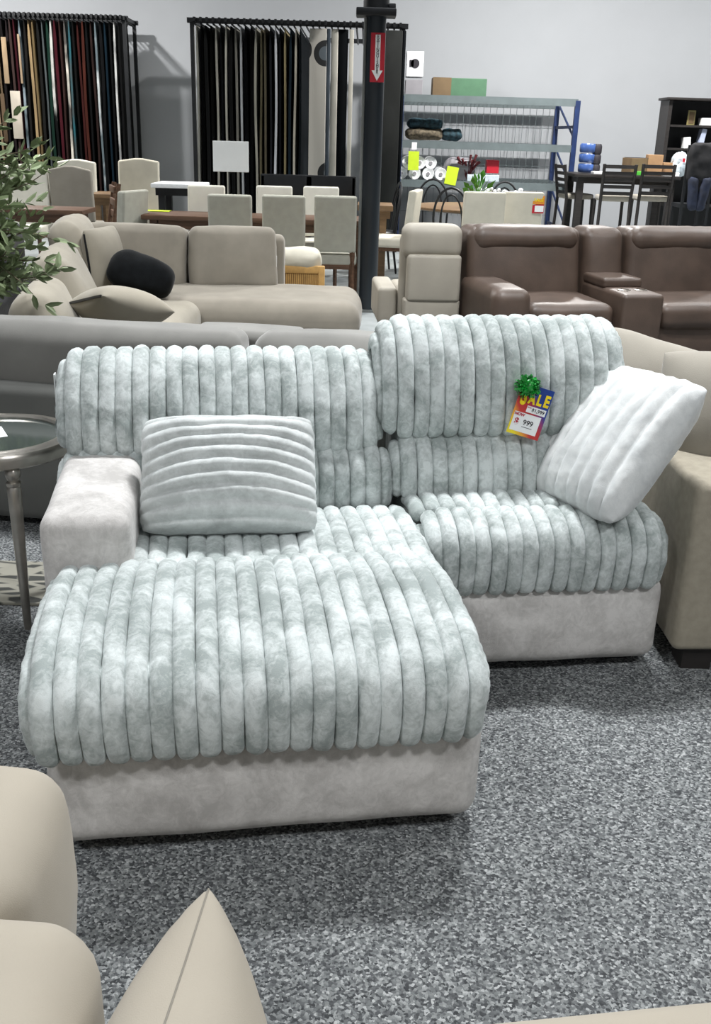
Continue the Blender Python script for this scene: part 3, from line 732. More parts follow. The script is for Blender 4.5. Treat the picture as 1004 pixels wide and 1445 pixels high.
sp_ = GY(326, 221, 9.6)
sgn = thing('sign_stand', 'small white sign on a thin black stand on the long table', 'sign', (sp_.x, 9.6, .76), 3)
MB().box((0, 0, sp_.z-.76), (.325, .012, .265), bev=.003).build('sign_board', WHITE, sgn, smooth=False)
b = MB(); b.tube([(-.02, .01, 0), (-.02, .01, sp_.z-.78)], .007, 8); b.box((-.02, .0, .005), (.12, .08, .01)); b.build('stand', BLACK, sgn)
lp = G(270, 280, .765)
tag(MB().box((0, 0, .002), (.24, .16, .004), M=T(lp.x, min(9.9, max(9.4, lp.y)), .762)).build('lime_paper', LIME, smooth=False), 'lime green sheet of paper on the long table left end', 'paper')
wt0 = G(215, 258, .95); wt1 = G(300, 256, .95)
table('white_table', 'white topped table standing behind the long dining table by the rug rack', wt0.x, wt1.x, wt0.y-.1, wt0.y+.5, .95, WHITEM, lm=BLACK)
# black panel back chairs behind
def panel_chair(label, p, w=.55, top=1.05, group=None, rz=180):
    t = thing('black_chair', label, 'chair', (p.x, p.y, 0), rz, group)
    MB().box((0, .0, top-.13), (w, .035, .26), bev=.012).build('back_panel', BLACK, t)
    MB().box((0, .24, .47), (w, .46, .05), bev=.01).build('seat', BLACK, t)
    for sx in (-1, 1):
        MB().box((sx*(w/2-.02), 0, top/2-.01), (.035, .035, top-.02)).build('leg', BLACK, t, smooth=False)
        MB().box((sx*(w/2-.02), .45, .225), (.035, .035, .45)).build('leg', BLACK, t, smooth=False)
    return t
panel_chair('black panel back chair behind the centre white dining chair', GY(403, 246, 11.6), w=.55, top=GY(403, 246, 11.6).z)
panel_chair('black panel back chair just left of the black post', GY(469, 248, 11.6), w=.53, top=GY(469, 248, 11.6).z)

# left group: peaked wing chairs and wooden table
p = G(98, 237, 1.08); parsons('taupe dining chair with a peaked back facing away beyond the beige sofa', (p.x, p.y, 0), 2, TAUPEC, w=.46, top=1.06, peak=.05)
p = G(108, 226, 1.12); parsons('white dining chair with a peaked back behind the taupe one', (p.x, p.y, 0), 182, WHITECH, w=.46, top=1.10, peak=.04)
p = G(201, 229, 1.10); parsons('tall cream peaked dining chair in front of the bare wall between the rug racks', (p.x, p.y-.2, 0), 182, CREAMCH, w=.50, top=1.12, peak=.04)
p = G(35, 232, 1.10); parsons('white dining chair half hidden by the olive tree leaves', (p.x, p.y, 0), 182, WHITECH, w=.50, top=1.08, peak=.03)
p = G(195, 268, .98); parsons('small grey upholstered chair turned sideways in front of the tall cream chair', (p.x-.05, p.y+.1, 0), 70, GREYCH, w=.42, top=.97)
t0 = G(-40, 292, .75); t1 = G(132, 293, .75)
table('wooden_table', 'dark wooden table in front of the taupe peaked chair at the left', t0.x, t1.x, t0.y-.05, t0.y+.45, .75, WOOD)
t0 = G(118, 270, .75); 
table('trestle_table', 'light brown wooden table beside the tall cream chair', GY(131, 268, 12.2).x, GY(171, 268, 12.2).x, 11.9, 12.5, .78, WOODL)
p = GY(156, 258, 10.7)
ch = thing('wooden_chair', 'dark brown wooden chair turned sideways between taupe chair and cream chair', 'chair', (p.x, p.y, 0), 20)
b = MB()
for yy in (-.2, .2): MB().tube([(0.06, yy, p.z), (-.02, yy, .5), (-.05, yy, 0)], .025, 6).build('leg', WOOD, ch)
for yy in (-.2, .2): MB().tube([(-.42, yy, .45), (-.44, yy, 0)], .022, 6).build('leg', WOOD, ch)
MB().box((-.22, 0, .45), (.46, .44, .05), bev=.01).build('seat', WOOD, ch)
b = MB()
for zz in (.66, .78, p.z-.06): b.box((.02, 0, zz), (.03, .40, .07), bev=.008)
b.build('back_slats', WOOD, ch)

# rattan chair with a cushion over its back
q = GY(448, 402, 7.72); rt = thing('rattan_chair', 'light wood chair with woven cane back and cream cushion behind the beige sofa', 'chair', (q.x-.17, 7.75, 0), 2)
zt = GY(420, 375, 7.72).z
b = MB(); b.box((0, 0, zt-.03), (.42, .04, .06), bev=.01); b.box((.20, 0, zt/2), (.05, .05, zt), bev=.01); b.box((-.20, 0, zt/2), (.05, .05, zt), bev=.01); b.build('frame', RATTAN, rt)
MB().box((0, .004, zt-.21), (.36, .008, .30)).build('back_sheet', RATTANB, rt, smooth=False)
b = MB()
for i in range(24): b.box((-.172+i*.015, -.006, zt-.21), (.0095, .008, .30))
b.build('cane_strips', RATTAN, rt, smooth=False)
MB().rbox((0, .10, zt+.03), (.40, .22, .17), .07, (0, .02, .01), k=7, wr=.012, wf=9).build('back_cushion', CREAMCH, rt)
MB().box((0, .28, .38), (.44, .50, .06), bev=.01).build('seat', RATTAN, rt)
for sx in (-1, 1): MB().box((sx*.19, .5, .18), (.04, .04, .35)).build('leg', RATTAN, rt, smooth=False)

# ------------------------------------------------------------------ dining group right of the post
p = G(590, 268, .98)
parsons('cream upholstered dining chair seen from its side, right of the black post', (p.x, p.y, 0), 78, CREAMCH, w=.46, top=.98, low=.48)
for (x, lab) in ((686, 'left one'), (741, 'right one')):
    p = G(x, 271, 1.0); parsons('cream upholstered dining chair back above the brown loveseat, %s of the pair' % lab, (p.x, p.y+.02, 0), 3, CREAMCH, w=.425 if x < 700 else .41)
sc_ = G(766, 290, .86)
sct = thing('sale_card', 'small yellow and red sale card hung on the right cream dining chair', 'sale card', (1.78, p.y+.015, .88), 3)
MB().box((0, 0, 0), (.12, .004, .17)).build('card', REDP, sct, smooth=False); MB().box((0, -.003, .045), (.12, .004, .08)).build('top_panel', mat('orange_card', '#e0902c', .6), sct, smooth=False)
text_mesh('lettering', 'SALE', .045, YEL, sct, T(0, -.007, .045) @ RX(90), bold=.001); MB().box((0.01, -.003, -.04), (.09, .004, .06)).build('price_panel', WHITE, sct, smooth=False)
rt0 = G(620, 283, .76)
rdt = thing('round_table', 'round brown wooden dining table with bentwood chairs right of the post', 'table', (1.30, 11.95, 0), 0)
MB().lathe([(0, .72), (.70, .72), (.74, .735), (.74, .755), (.72, .765), (0, .765)], n=56).build('tabletop', WOODL, rdt)
MB().lathe([(0, 0), (.30, 0), (.30, .03), (.06, .08), (.05, .40), (.09, .70), (.30, .72), (0, .72)], n=28).build('pedestal', WOOD, rdt)
def bentwood(label, loc, rz):
    t = thing('bentwood_chair', label, 'chair', loc, rz, None)
    def hoop(w, top): return [(-w, 0, .45)] + [(-w*1.06*math.cos(a), -.03-.05*math.sin(a), .68+(top-.68)*math.sin(a)) for a in [math.pi*k/12 for k in range(13)]] + [(w, 0, .45)]
    MB().tube(hoop(.19, 1.0), .013, 8).build('back_hoop', BLACK, t); MB().tube(hoop(.11, .93), .010, 8).build('back_hoop', BLACK, t)
    MB().lathe([(0, .44), (.20, .44), (.215, .455), (.20, .47), (0, .47)], (0, .18, 0), 28).build('seat', BLACK, t)
    for sx in (-1, 1):
        MB().tube([(sx*.17, .03, .45), (sx*.20, -.03, 0)], [.016, .012], 8).build('leg', BLACK, t); MB().tube([(sx*.15, .33, .45), (sx*.18, .38, 0)], [.016, .012], 8).build('leg', BLACK, t)
    return t
p = G(607, 250, 1.0); bentwood('black bentwood chair at the far side of the round table', (p.x, 13.1, 0), 176)
p = GY(642, 265, 11.0); bentwood('black bentwood chair in front of the round table beside the cream chairs', (p.x, 11.08, 0), -20)
p = GY(722, 263, 11.4); bentwood('black bentwood chair showing its top above the right cream chair', (p.x+.16, 12.95, 0), 190)
# table behind the post and its dark chair
table('plank_table', 'rustic brown table just right of the post near the rug rack', GY(505, 270, 10.8).x, GY(557, 270, 10.8).x, 11.05, 11.6, .80, WOODL, th=.06)
p = GY(556, 250, 11.9); bentwood('dark chair behind the rustic brown table near the rug rack edge', (p.x, 11.95, 0), 100)
p = G(540, 330, .5); 
# vase with greenery on the round table
vp = GY(676, 262, 11.7)
va_ = thing('flower_vase', 'glass vase with fresh green leaves on the round table', 'vase', (vp.x, 11.7, .765), 0)
MB().lathe([(0, 0), (.05, 0), (.045, .06), (.055, .16), (.05, .16), (.04, .06), (.0, .01)], n=24).build('vase', WATER, va_)
b = MB(); r3 = random.Random(3)
for i in range(26):
    a = r3.uniform(0, 6.28); e = r3.uniform(.3, 1.4); d = Vector((math.cos(a)*math.cos(e), math.sin(a)*math.cos(e), math.sin(e))); L = r3.uniform(.14, .26); tp_ = Vector((0, 0, .12))+d*L
    b.tube([(0, 0, .05), (0, 0, .13), tp_], .004, 5)
    sd = d.cross(Vector((r3.uniform(-1, 1), .3, .2))).normalized()
    vs = [b.bm.verts.new(v) for v in (tp_-d*.06, tp_+sd*.035, tp_+d*.05, tp_-sd*.035)]; b.bm.faces.new(vs)
b.build('greenery', LEAFG, va_)
wp = GY(722, 268, 11.2)
wf_ = thing('blossom_centrepiece', 'white blossom centrepiece behind the right cream dining chairs', 'flowers', (wp.x, 11.9, .765), 0)
b = MB()
for i in range(44): b.ball((r3.uniform(-.26, .26), r3.uniform(-.08, .08), r3.uniform(.03, .20)), r3.uniform(.015, .032), 6)
b.build('blossoms', WHITEM, wf_)
b = MB()
for i in range(16): x = r3.uniform(-.22, .22); b.tube([(x*.3, 0, .0), (x, r3.uniform(-.05, .05), .15)], .005, 5)
b.build('stems', BARK, wf_)

# ------------------------------------------------------------------ rug display racks
def rug_mat(col, col2=None, k=0):
    m, nt, b_ = node_mat('rug_pile'); N, L = nt.nodes, nt.links
    tc = N.new('ShaderNodeTexCoord'); mp = N.new('ShaderNodeMapping'); mp.inputs['Location'].default_value = (k*3.1, k*1.7, k); mp.inputs['Scale'].default_value = (1, 1, .55); L.new(tc.outputs['Object'], mp.inputs[0])
    nz = N.new('ShaderNodeTexNoise'); nz.inputs['Scale'].default_value = 3.5; nz.inputs['Detail'].default_value = 3; L.new(mp.outputs[0], nz.inputs['Vector'])
    cr = N.new('ShaderNodeValToRGB'); e = cr.color_ramp.elements; e[0].position = .45; e[1].position = .62
    lum = sum(srgb(col)[:3])/3; kf = .42 if lum < .16 else .62
    e[0].color = mul(srgb(col), kf); e[1].color = mul(srgb(col2), .8) if col2 else mul(srgb(col), kf*1.3)
    L.new(nz.outputs['Fac'], cr.inputs[0]); L.new(cr.outputs[0], b_.inputs['Base Color']); b_.inputs['Roughness'].default_value = .95; b_.inputs['Specular IOR Level'].default_value = .1
    return m
RMATS = {}
def rug(label, x, y, ztop, length, thick, depth, col, group, rz, seed, name='hanging_rug', col2=None):
    key = (col, col2)
    if key not in RMATS: RMATS[key] = rug_mat(col, col2, len(RMATS))
    b = MB(); n, m = 22, 6; rn = random.Random(seed); ph = rn.uniform(0, 6); am = rn.uniform(.003, .009); fr = rn.uniform(1.0, 2.4)
    grid = []
    for side in (-1, 1):
        g = []
        for i in range(n+1):
            z = -length*i/n; row = []
            for j in range(m+1):
                yy = depth*j/m; off = am*math.sin(fr*z+ph+yy*2.2)+am*.5*math.sin(3.1*z+ph*2)
                th = thick/2*(min(1, .35+i*.35))
                row.append(b.bm.verts.new((off+side*th, yy, z)))
            g.append(row)
        grid.append(g)
    A, B = grid
    for i in range(n):
        for j in range(m):
            b.bm.faces.new((A[i][j], A[i+1][j], A[i+1][j+1], A[i][j+1])); b.bm.faces.new((B[i][j], B[i][j+1], B[i+1][j+1], B[i+1][j]))
        b.bm.faces.new((A[i][0], B[i][0], B[i+1][0], A[i+1][0])); b.bm.faces.new((A[i][m], A[i+1][m], B[i+1][m], B[i][m]))
    for j in range(m):
        b.bm.faces.new((A[0][j], A[0][j+1], B[0][j+1], B[0][j])); b.bm.faces.new((A[n][j], B[n][j], B[n][j+1], A[n][j+1]))
    o = b.build(name, RMATS[key], auto=60); o.location = (x, y, ztop); o.rotation_euler = (0, 0, math.radians(rz))
    return tag(o, label, 'rug', group)
RY0, RD = 16.15, .75
def rack(label, x0, x1, n, ztop, base_x=None):
    t = thing('rug_rack', label, 'rack', ((x0+x1)/2, RY0, 0), 0); W = x1-x0
    for sx in (-1, 1):
        for yy in (.06, RD): MB().box((sx*(W/2), yy, ztop/2), (.05, .05, ztop)).build('upright', BLACK, t, smooth=False)
    b = MB(); b.box((0, .06, ztop+.03), (W+.12, .06, .06)); b.box((0, RD, ztop+.03), (W+.12, .06, .06)); b.build('top_rail', BLACK, t, smooth=False)
    for sx in (-1, 1): MB().box((sx*W/2, RD/2, ztop+.03), (.05, RD, .05)).build('side_rail', BLACK, t, smooth=False)
    for i in range(n):
        x = -W/2+W*(i+.5)/n; MB().tube([(x, .0, ztop-.012), (x, RD, ztop-.012)], .012, 6).build('swing_arm', BLACK, t)
        MB().box((x, -.0, ztop+.04), (.03, .05, .05)).build('arm_knob', BLACK, t, smooth=False)
    return t
zl = GY(100, 26, RY0).z
xl0, xl1 = GY(-30, 26, RY0).x, GY(189, 26, RY0+RD).x
NL = 30
rack('black metal rug rack at the left full of dark red and brown rugs', xl0, xl1, NL, zl)
LC = ['#241c1b', '#85735c', '#6d5d49', '#1d1a1b', '#2b2426', '#4a3a38', '#471a24', '#4d5a5f', '#23211f', '#9a8463', '#7d6b4c', '#20201f', '#5b6264', '#1d3a30', '#141516', '#4f1c26', '#3d2a28', '#6f6b68', '#5a6568', '#141415', '#4a2422', '#552c24', '#111214', '#372826', '#6d7a80', '#131416', '#172b38', '#121315', '#6d6f72', '#171819']
ORD = ['first', 'second', 'third', 'fourth', 'fifth', 'sixth', 'seventh', 'eighth', 'ninth', 'tenth', 'eleventh', 'twelfth', 'thirteenth', 'fourteenth', 'fifteenth', 'sixteenth', 'seventeenth', 'eighteenth', 'nineteenth', 'twentieth', 'twenty first', 'twenty second', 'twenty third', 'twenty fourth', 'twenty fifth', 'twenty sixth', 'twenty seventh', 'twenty eighth', 'twenty ninth', 'thirtieth', 'thirty first', 'thirty second', 'thirty third', 'thirty fourth', 'thirty fifth', 'thirty sixth']
def cname(c):
    r, g, b_ = [int(c[i:i+2], 16) for i in (1, 3, 5)]; mx, mn = max(r, g, b_), min(r, g, b_)
    if mx < 48: return 'black'
    if mx-mn < 18: return 'dark grey' if mx < 100 else ('grey' if mx < 165 else 'white')
    if r == mx:
        if r > 140 and g > 110: return 'beige'
        return 'dark red' if r-g > 48 else 'brown'
    if b_ == mx: return 'blue grey'
    return 'green'
W = xl1-xl0; rn = random.Random(11)
for i in range(NL):
    x = xl0+.06+(W-.12)*(i+.5)/NL
    rug('%s rug edge on in the left rug rack, %s from its right end' % (cname(LC[i]), ORD[NL-1-i]), x, RY0+.03+rn.uniform(0, .05), zl-.027, rn.uniform(2.3, 2.62), rn.uniform(.026, .042), RD-.2, LC[i], 'rugs hanging in the left rack', rn.uniform(-2, 4), i,
        col2={18: '#2b5962', 17: '#d8d2c6', 24: '#d4d8d8', 28: '#c9cac8', 14: '#b9b9b4', 7: '#8c98a0'}.get(i))
RY0, RD = 14.0, 2.4
xr0, xr1 = GY(270, 32, RY0).x, GY(570, 40, RY0).x
zr = GY(420, 36, RY0).z
NR = 34
rack('black metal rug rack behind the black post holding black and white rugs', xr0, xr1, NR, zr)
RC = ['#d9d6cc', '#121314', '#18191a', '#141414', '#b9b6ac', '#15161a', '#b0aea4', '#141516', '#8d8b84', '#c9ccd0', '#17181a', '#151516', '#9d9b90', '#857d66', '#7a7260', '#23252b', '#c4c7cc', '#16181c', '#a89a76', '#1c2b36', '#c8c2b4', '#20262b']
W = xr1-xr0; rn = random.Random(5)
def xr(px): return GY(px, 40, RY0).x
for i, c in enumerate(RC):
    x = xr(275.5+i*7.05)
    rug('%s rug edge on in the rack behind the post, %s from its left end' % (cname(c), ORD[i]), x, RY0+.03+rn.uniform(0, .05), zr-.027, rn.uniform(2.3, 2.6), .027 if i not in (1, 2, 3, 7, 10, 11) else .042, RD-.2, c, 'rugs hanging in the rack behind the post', rn.uniform(-.3, .5), 60+i)
# three rugs turned to show their faces, then the grey one at the right end
def circle_rug():
    m, nt, b_ = node_mat('circle_rug'); N, L = nt.nodes, nt.links
    tc = N.new('ShaderNodeTexCoord'); v = N.new('ShaderNodeTexVoronoi'); v.inputs['Scale'].default_value = 2.6; v.inputs['Randomness'].default_value = .55; L.new(tc.outputs['Object'], v.inputs['Vector'])
    cr = N.new('ShaderNodeValToRGB'); cr.color_ramp.interpolation = 'CONSTANT'; e = cr.color_ramp.elements; e[0].position = 0; e[0].color = srgb('#4a5258'); e[1].position = .22; e[1].color = srgb('#16181a')
    q_ = e.new(.40); q_.color = srgb('#a3a099')
    L.new(v.outputs['Distance'], cr.inputs[0]); L.new(cr.outputs[0], b_.inputs['Base Color']); b_.inputs['Roughness'].default_value = .95; return m
RMATS[('circ', None)] = circle_rug()
def face_rug(label, px0, px1, y, key, length=2.45, th=.03, dy=0.0, yaw=0):
    a, b2 = GY(px0, 40, y).x, GY(px1, 40, y).x; W2 = b2-a
    o = MB(); o.box((0, 0, -length/2), (W2, th, length), bev=.01)
    o = o.build('hanging_rug', RMATS[key]); o.location = ((a+b2)/2, y, zr-.027); o.rotation_euler = (0, 0, math.radians(yaw)); return tag(o, label, 'rug', 'rugs hanging in the rack behind the post')
for c in ('#c9c6bc', '#252a30', '#3f4140', '#14181c', '#56606a'): RMATS[(c, None)] = rug_mat(c, None, len(RMATS))
face_rug('grey rug with dark circles turned to show its face behind the post', 437, 462, RY0+.02, ('circ', None), yaw=-14)
face_rug('pale cream rug turned to show its face beside the circle patterned rug', 468, 478, RY0+.02, ('#c9c6bc', None), yaw=-8)
face_rug('black rug turned to show its face just left of the post', 478, 492, RY0+.02, ('#14181c', None), yaw=-8)
face_rug('slate blue rug edge hanging between circle rug and cream rug', 462, 467, RY0, ('#56606a', None))
face_rug('white rug edge hanging close to the left side of the post', 494, 500, RY0, ('#c9c6bc', None))
face_rug('plain dark grey rug turned to show its face right of the post', 532, 569, RY0-.05, ('#3f4140', None), yaw=0)
face_rug('black rug edge at the right end of the rack behind the post', 569.5, 574, RY0-.04, ('#14181c', None))
# rug sample boards at the far left edge
for i, (x0, x1, y0_, y1_, c) in enumerate(((1, 14, 52, 118, '#a58f74'), (24, 33, 48, 118, '#a8927a'), (14, 34, 128, 196, '#c6bdaf'), (0, 12, 132, 200, '#6f5d4a'))):
    a, c2_ = GY(x0, y0_, 16.165), GY(x1, y1_, 16.165)
    if (c, None) not in RMATS: RMATS[(c, None)] = rug_mat(c, None, len(RMATS))
    o = MB().box((0, 0, 0), (c2_.x-a.x, .02, a.z-c2_.z), bev=.006).build('rug_sample', RMATS[(c, None)]); o.location = ((a.x+c2_.x)/2, 16.165, (a.z+c2_.z)/2)
    tag(o, ['tan rug sample at upper left on the front of the left rug rack', 'light tan rug sample beside it at upper right of the sample panel', 'pale cream rug sample below the tan ones on the left rack', 'brown rug sample at the very left edge of the photo below the tan one'][i], 'rug sample', 'rug samples on the left rack')

# ------------------------------------------------------------------ blue and grey steel shelving
SY = 15.35; sx0, sx1 = GY(567, 140, SY).x, GY(816, 145, SY).x; ztp = GY(812, 142, SY).z; zmd = GY(700, 207, SY).z; zlo = GY(700, 262, SY).z; SD = 1.6
sh = thing('steel_shelving', 'grey steel shelving with blue uprights against the back wall', 'shelf', (sx0, SY, 0), 0); SW = sx1-sx0
for x in (0, SW):
    for y in (0, SD):
        b = MB(); b.box((x, y, ztp/2), (.07, .07, ztp)); b.build('upright', BLUE, sh, smooth=False)
for x in (0, SW):
    b = MB()
    for k in range(3): z = .3+k*.62; b.tube([(x, .05, z), (x, SD-.05, z+.5)], .018, 6)
    for z in (.25, ztp-.35): b.box((x, SD/2, z), (.03, SD, .04))
    b.build('brace', BLUE, sh, smooth=False)
for z in (zlo, zmd, ztp-.03):
    for y in (0, SD): MB().box((SW/2, y, z), (SW, .05, .10)).build('beam', STEEL, sh, smooth=False)
    dk = MB()
    for k in range(40): dk.box((SW*(k+.5)/40, SD/2, z+.043), (.006, SD-.04, .006))
    for k in range(6): dk.box((SW/2, SD*(k+.5)/6, z+.039), (SW-.04, .008, .006))
    dk.build('wire_deck', STEEL, sh, smooth=False)
b = MB()
for i in range(25): b.box((SW*i/24, SD+.05, (ztp+.3)/2), (.006, .006, ztp-.3))
for k in range(3): b.box((SW/2, SD+.055, .35+k*.75), (SW, .006, .006))
b.build('wire_back', STEEL, sh, smooth=False)
def bx(name, label, px0, py0, px1, py1, Y, dep, m, cat='box', base=None):
    a, c = GY(px0, py0, Y), GY(px1, py1, Y); zb = base if base is not None else c.z
    t = thing(name, label, cat, ((a.x+c.x)/2, Y+dep/2, zb), 0)
    MB().box((0, 0, (a.z-zb)/2), (abs(c.x-a.x), dep, a.z-zb), bev=.006).build('carton', m, t, smooth=False)
    return t, (abs(c.x-a.x), dep, a.z-zb)
ZT = ztp+.018
t, s_ = bx('appliance_box', 'white carton printed with a black gadget, stacked on a grey box on the top shelf', 575, 72, 597, 116, SY+.15, .35, WHITEM, base=ZT+.24)
b = MB(); b.lathe([(0, 0), (.062, 0), (.062, .004), (0, .004)], n=24, M=T(.0, -s_[1]/2-.001, s_[2]*.52) @ RX(90)); b.box((-.05, -s_[1]/2-.003, s_[2]*.52), (.06, .004, .09)); b.build('print', INK, t)
bx('grey_box', 'grey carton under the white gadget carton on the top shelf', 573, 112, 596, 138, SY+.15, .36, GREYBOX, base=ZT)
t, s_ = bx('craft_box', 'long brown and green carton lying alone on the top shelf', 612, 109, 686, 140, SY+.12, .4, GREENB, base=ZT)
MB().box((-s_[0]/2+.13, -.002, s_[2]/2), (.262, s_[1]+.006, s_[2]+.004)).build('brown_sleeve', CARDD, t, smooth=False)
def bundle(label, px, py, rx, ry, rz_, m, zb, Y=SY+.35, seed=0):
    p = GY(px, py, Y); b = MB()
    b.rbox((0, 0, rz_+.022), (rx*2, ry*2, rz_*2), min(rz_, ry)*.9, (0, .02, .008), k=8, wr=.018, wf=9, seed=seed)
    o = b.build('cloth_bundle', m); o.location = (p.x, Y, zb); return tag(o, label, 'bundle')
ZM = zmd+.047
bundle('brown rolled cloth bundle on the middle shelf near the rug rack', 598, 196, .27, .14, .075, TINT, ZM, seed=1)
bundle('dark teal rolled bundle lying on top of the brown cloth bundle', 600, 180, .26, .13, .062, TEALCL, ZM+.155, seed=2)
bundle('dark teal and white bundle at the right on the middle shelf', 637, 195, .15, .12, .075, TEALCL, ZM, seed=4)
p = GY(585, 206, SY-.03); tag(MB().box((0, 0, 0), (.075, .006, .10)).build('shelf_label', WHITE, smooth=False, loc=(p.x, SY-.03, p.z)), 'small white label on the middle shelf beam', 'label')
ZL = zlo+.047
rl_ = [(566, 0), (585, 0), (604, 0), (622, 0), (575, 1), (607, 1), (592, 1)]
for i, (px, row) in enumerate(rl_):
    x = GY(px, 250, SY+.12).x; r = .088
    t = thing('plastic_roll', 'white wrapped roll, end on, %s on the lowest shelf' % ['leftmost of the bottom row', 'second of the bottom row', 'third of the bottom row', 'rightmost of the bottom row', 'upper left of the stack', 'upper right of the stack', 'upper centre of the stack'][i], 'roll', (x, SY+.06, ZL+r+row*r*1.72), 0, 'wrapped rolls on the lowest shelf')
    MB().lathe([(0, 0), (r*.3, 0), (r*.35, .012), (r*.95, .0), (r, .015), (r, .6), (0, .6)], n=24, M=RX(-90)).build('roll', WHITEM, t); MB().lathe([(0, -.004), (r*.28, -.004), (r*.28, .01), (0, .01)], n=16, M=RX(-90)).build('core', GREYBOX, t)
bundle('grey folded fabric pack on the lowest shelf right of the white rolls', 648, 250, .24, .15, .15, GREYBOX, ZL, seed=6)
p = GY(584, 230, SY-.06); tag(MB().box((0, 0, 0), (.155, .006, .26)).build('price_sign', LIME, smooth=False, loc=(p.x, SY-.029, p.z+.03)), 'lime green price sign hanging from the middle shelf beam', 'sign')
p = GY(638, 245, SY-.06); o = MB().box((0, 0, 0), (.17, .006, .25)).build('price_sign', LIME, smooth=False, loc=(p.x, SY-.029, p.z-.03)); o.rotation_euler = (0, math.radians(9), 0); tag(o, 'tilted lime green price sign in front of the grey fabric pack', 'sign')
t, s_ = bx('red_package', 'small red and white package on the lowest shelf beside the green leaves', 688, 226, 704, 244, SY+.1, .2, REDP, 'package', base=ZL+.12)
bx('pale_carton', 'pale blue carton on the lowest shelf under the red package', 660, 246, 704, 262, SY+.1, .3, WATER, base=ZL)
fl = thing('dried_flowers', 'dark red dried flower bunch on the lowest shelf left of the green leaves', 'flowers', (GY(660, 250, SY+.2).x, SY+.2, ZL), 0)
b = MB()
for i in range(14): a = r3.uniform(-.6, .6); L = r3.uniform(.2, .40); b.tube([(0, 0, 0), (math.sin(a)*L*.5, r3.uniform(-.03, .03), L*.6), (math.sin(a)*L, r3.uniform(-.05, .05), math.cos(a)*L)], [.006, .008, .022], 6)
b.build('blooms', mat('dried_red', '#5a1f24', .8), fl)

# ------------------------------------------------------------------ pub table group and bookcase at the right
PY = 14.4; px0, px1 = GY(812, 246, PY).x, GY(962, 250, PY).x; pz = GY(880, 247, PY).z
table('pub_table', 'dark brown counter height table at the right before the back wall', px0, px1, PY, PY+.9, pz, DKWOOD, leg=.09)
def slat_stool(label, px, dy=.0, rz=0):
    p = GY(px, 232, PY-.45+dy); t = thing('counter_stool', label, 'chair', (p.x, PY-.40+dy, 0), rz, None); top = p.z; sz = GY(px, 283, PY-.4).z
    for sx in (-1, 1):
        MB().tube([(sx*.21, -.07, top), (sx*.20, .0, sz), (sx*.21, -.03, 0)], .022, 4).build('leg', DKWOOD, t, smooth=False)
        MB().tube([(sx*.19, .38, sz), (sx*.20, .40, 0)], .022, 4).build('leg', DKWOOD, t, smooth=False)
    b = MB()
    for k in range(5): z = top-.03-k*.085; b.box((0, -.07+.07*(top-z)/(top-sz), z), (.40, .02, .045))
    b.build('back_slats', DKWOOD, t, smooth=False)
    MB().rbox((0, .20, sz+.02), (.40, .40, .07), .025, (0, 0, .01), k=5).build('seat', TAUPEC, t)
    b = MB(); b.box((0, .2, .25), (.40, .03, .03)); b.build('foot_bar', DKWOOD, t, smooth=False)
slat_stool('dark slat back counter stool with pale seat, left one before the counter table', 876)
slat_stool('dark slat back counter stool with pale seat, right one before the counter table', 931)
slat_stool('dark counter stool at the left end of the counter table by the blue upright', 799, dy=.85, rz=-82)
zt_ = pz
for i, (dx, dz) in enumerate(((0, 0), (.0, .165), (0, .33))):
    pass
wb = thing('water_jugs', 'blue wrapped pack of water bottles standing on the counter table left end', 'bottle pack', (GY(832, 240, PY+.3).x, PY+.35, zt_), 0)
b = MB()
for k in range(3): b.lathe([(0, .01+k*.13), (.10, .01+k*.13), (.115, .03+k*.13), (.115, .11+k*.13), (.10, .13+k*.13), (0, .13+k*.13)], (-.035, 0, 0), 20)
b.build('bottle_stack', BLUEPL, wb)
b = MB()
for k in range(3): b.lathe([(0, .0+k*.13), (.06, .0+k*.13), (.065, .02+k*.13), (.065, .10+k*.13), (.05, .13+k*.13), (0, .13+k*.13)], (.085, -.03, 0), 16)
b.build('dark_bottles', INK, wb)
def obox(name, label, px, w, h, d, m, y=PY+.3, z=None, rz=0, cat='box', cap=None):
    t = thing(name, label, cat, (GY(px, 240, y).x, y, zt_ if z is None else z), rz)
    MB().box((0, 0, h/2), (w, d, h), bev=.004).build('carton', m, t, smooth=False)
    if cap: MB().box((0, -.01, h+.003), (w*.9, d*.9, .008)).build('flap', cap, t, smooth=False)
    return t
obox('open_carton', 'open brown carton on the counter table behind the left stool', 896, .26, .22, .28, CARDD, rz=14, cap=INK)
obox('tall_carton', 'taller tan carton on the counter table behind the right stool', 922, .20, .27, .26, CARD, rz=-6)
obox('flat_carton', 'small tan carton at the right side of the taller tan carton', 940, .15, .17, .2, CARD, y=PY+.42)
obox('white_packet', 'white packet lying on the counter table right end', 947, .20, .05, .2, WHITE, y=PY+.12)
obox('green_packet', 'bright green packet on the counter table between the two stools', 903, .13, .05, .12, mat('bright_green', '#4cae3a', .5), y=PY+.12)
obox('white_tray', 'white tray on the counter table beside the blue water bottles', 846, .18, .035, .2, WHITEM, y=PY+.12)
BKY = 15.3; bx0 = GY(946, 140, BKY).x; bzt = GY(960, 141, BKY).z
bk = thing('bookcase', 'black open bookcase against the back wall at the right edge', 'bookcase', (bx0, BKY, 0), 0)
BW, BD = 1.25, .45
for x in (.025, BW-.025): MB().box((x, BD/2, bzt/2), (.05, BD, bzt)).build('side_panel', DKWOOD, bk, smooth=False)
MB().box((BW/2, BD-.01, bzt/2), (BW, .02, bzt)).build('back_board', BLACK, bk, smooth=False)
MB().box((BW/2, BD/2-.02, bzt+.015), (BW+.08, BD+.06, .035), bev=.006).build('top_board', DKWOOD, bk)
SHZ = [GY(975, yy, BKY).z for yy in (178, 211, 247, 290)]
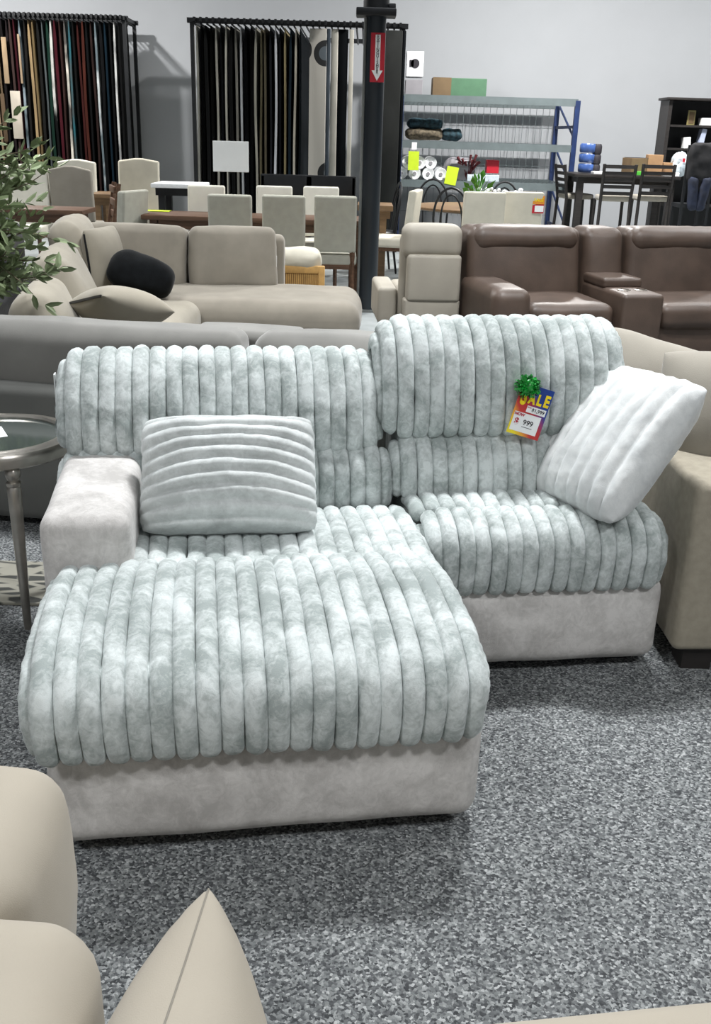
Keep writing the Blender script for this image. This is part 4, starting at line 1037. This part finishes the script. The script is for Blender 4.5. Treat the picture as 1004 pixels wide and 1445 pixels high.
for z in SHZ: MB().box((BW/2, BD/2, z), (BW-.1, BD-.03, .03)).build('shelf', DKWOOD, bk, smooth=False)
def on_shelf(name, label, px, w, h, d, m, si, cat, rz=0, ry=0):
    t = thing(name, label, cat, (GY(px, 200, BKY+.12).x, BKY+.14, SHZ[si]+.015), rz)
    o = MB().box((0, 0, h/2), (w, d, h), bev=.004, M=RY(ry)).build('body', m, t, smooth=False); return t
f = on_shelf('picture_frame', 'small gold framed picture on the top shelf of the black bookcase', 972, .115, .20, .02, mat('gold_frame', '#8d8256', .5), 0, 'picture', rz=8)
MB().box((0, -.012, .10), (.075, .006, .15)).build('picture', CARDD, f, smooth=False)
on_shelf('white_box', 'white box on the top shelf of the black bookcase', 997, .24, .10, .2, WHITE, 0, 'box')
on_shelf('white_book', 'white book leaning on the second shelf of the black bookcase, right of the short one', 988, .07, .27, .16, mat('blue_white_cover', '#a9b2c8', .5), 1, 'book', ry=7)
on_shelf('short_book', 'short white book with brown top on the second bookcase shelf', 970, .10, .15, .14, WHITE, 1, 'book', ry=-6)
pb = thing('plastic_bag', 'crumpled clear plastic bag beside the counter table and bookcase', 'bag', (GY(967, 240, PY+.05).x, PY+.35, pz), 0)
MB().rbox((0, 0, .15), (.17, .2, .30), .07, (.01, .01, .01), k=8, wr=.03, wf=14).build('bag', WATER, pb); MB().box((.02, -.13, .21), (.03, .02, .05)).build('red_print', REDP, pb, smooth=False)
# high chair with dark clothes hung over it
hc = GY(990, 250, 13.6)
hcz = GY(990, 205, 13.6).z
hch = thing('high_chair', 'black counter chair in front of the bookcase under hung dark clothes', 'chair', (hc.x, 13.7, 0), 0)
for sx in (-1, 1):
    for yy in (0, .38): MB().box((sx*.17, yy, (.72 if yy else hcz)/2), (.035, .035, .72 if yy else hcz)).build('leg', BLACK, hch, smooth=False)
MB().box((0, .19, .74), (.38, .42, .05)).build('seat', BLACK, hch, smooth=False); MB().box((0, 0, hcz-.06), (.36, .03, .12)).build('back_rail', BLACK, hch, smooth=False)
b = MB(); b.rbox((0, -.03, (hcz+hc.z)/2-.02), (.34, .12, hcz-hc.z+.08), .045, (.01, .02, .01), k=9, wr=.02, wf=9)
o = b.build('black_jacket', JET, loc=(hc.x, 13.7, 0)); tag(o, 'black jacket hung over the counter chair before the bookcase', 'jacket')
zz0 = GY(990, 298, 13.6).z
b = MB()
for sx in (-1, 1): b.rbox((sx*.066, -.045, (hc.z+zz0)/2), (.12, .10, hc.z-zz0), .04, (.01, .01, 0), k=9, wr=.015, wf=9, shear=(sx*.10, 0), seed=sx)
o = b.build('navy_trousers', NAVY, loc=(hc.x, 13.68, 0)); tag(o, 'navy trousers hanging below the black jacket before the bookcase', 'trousers')
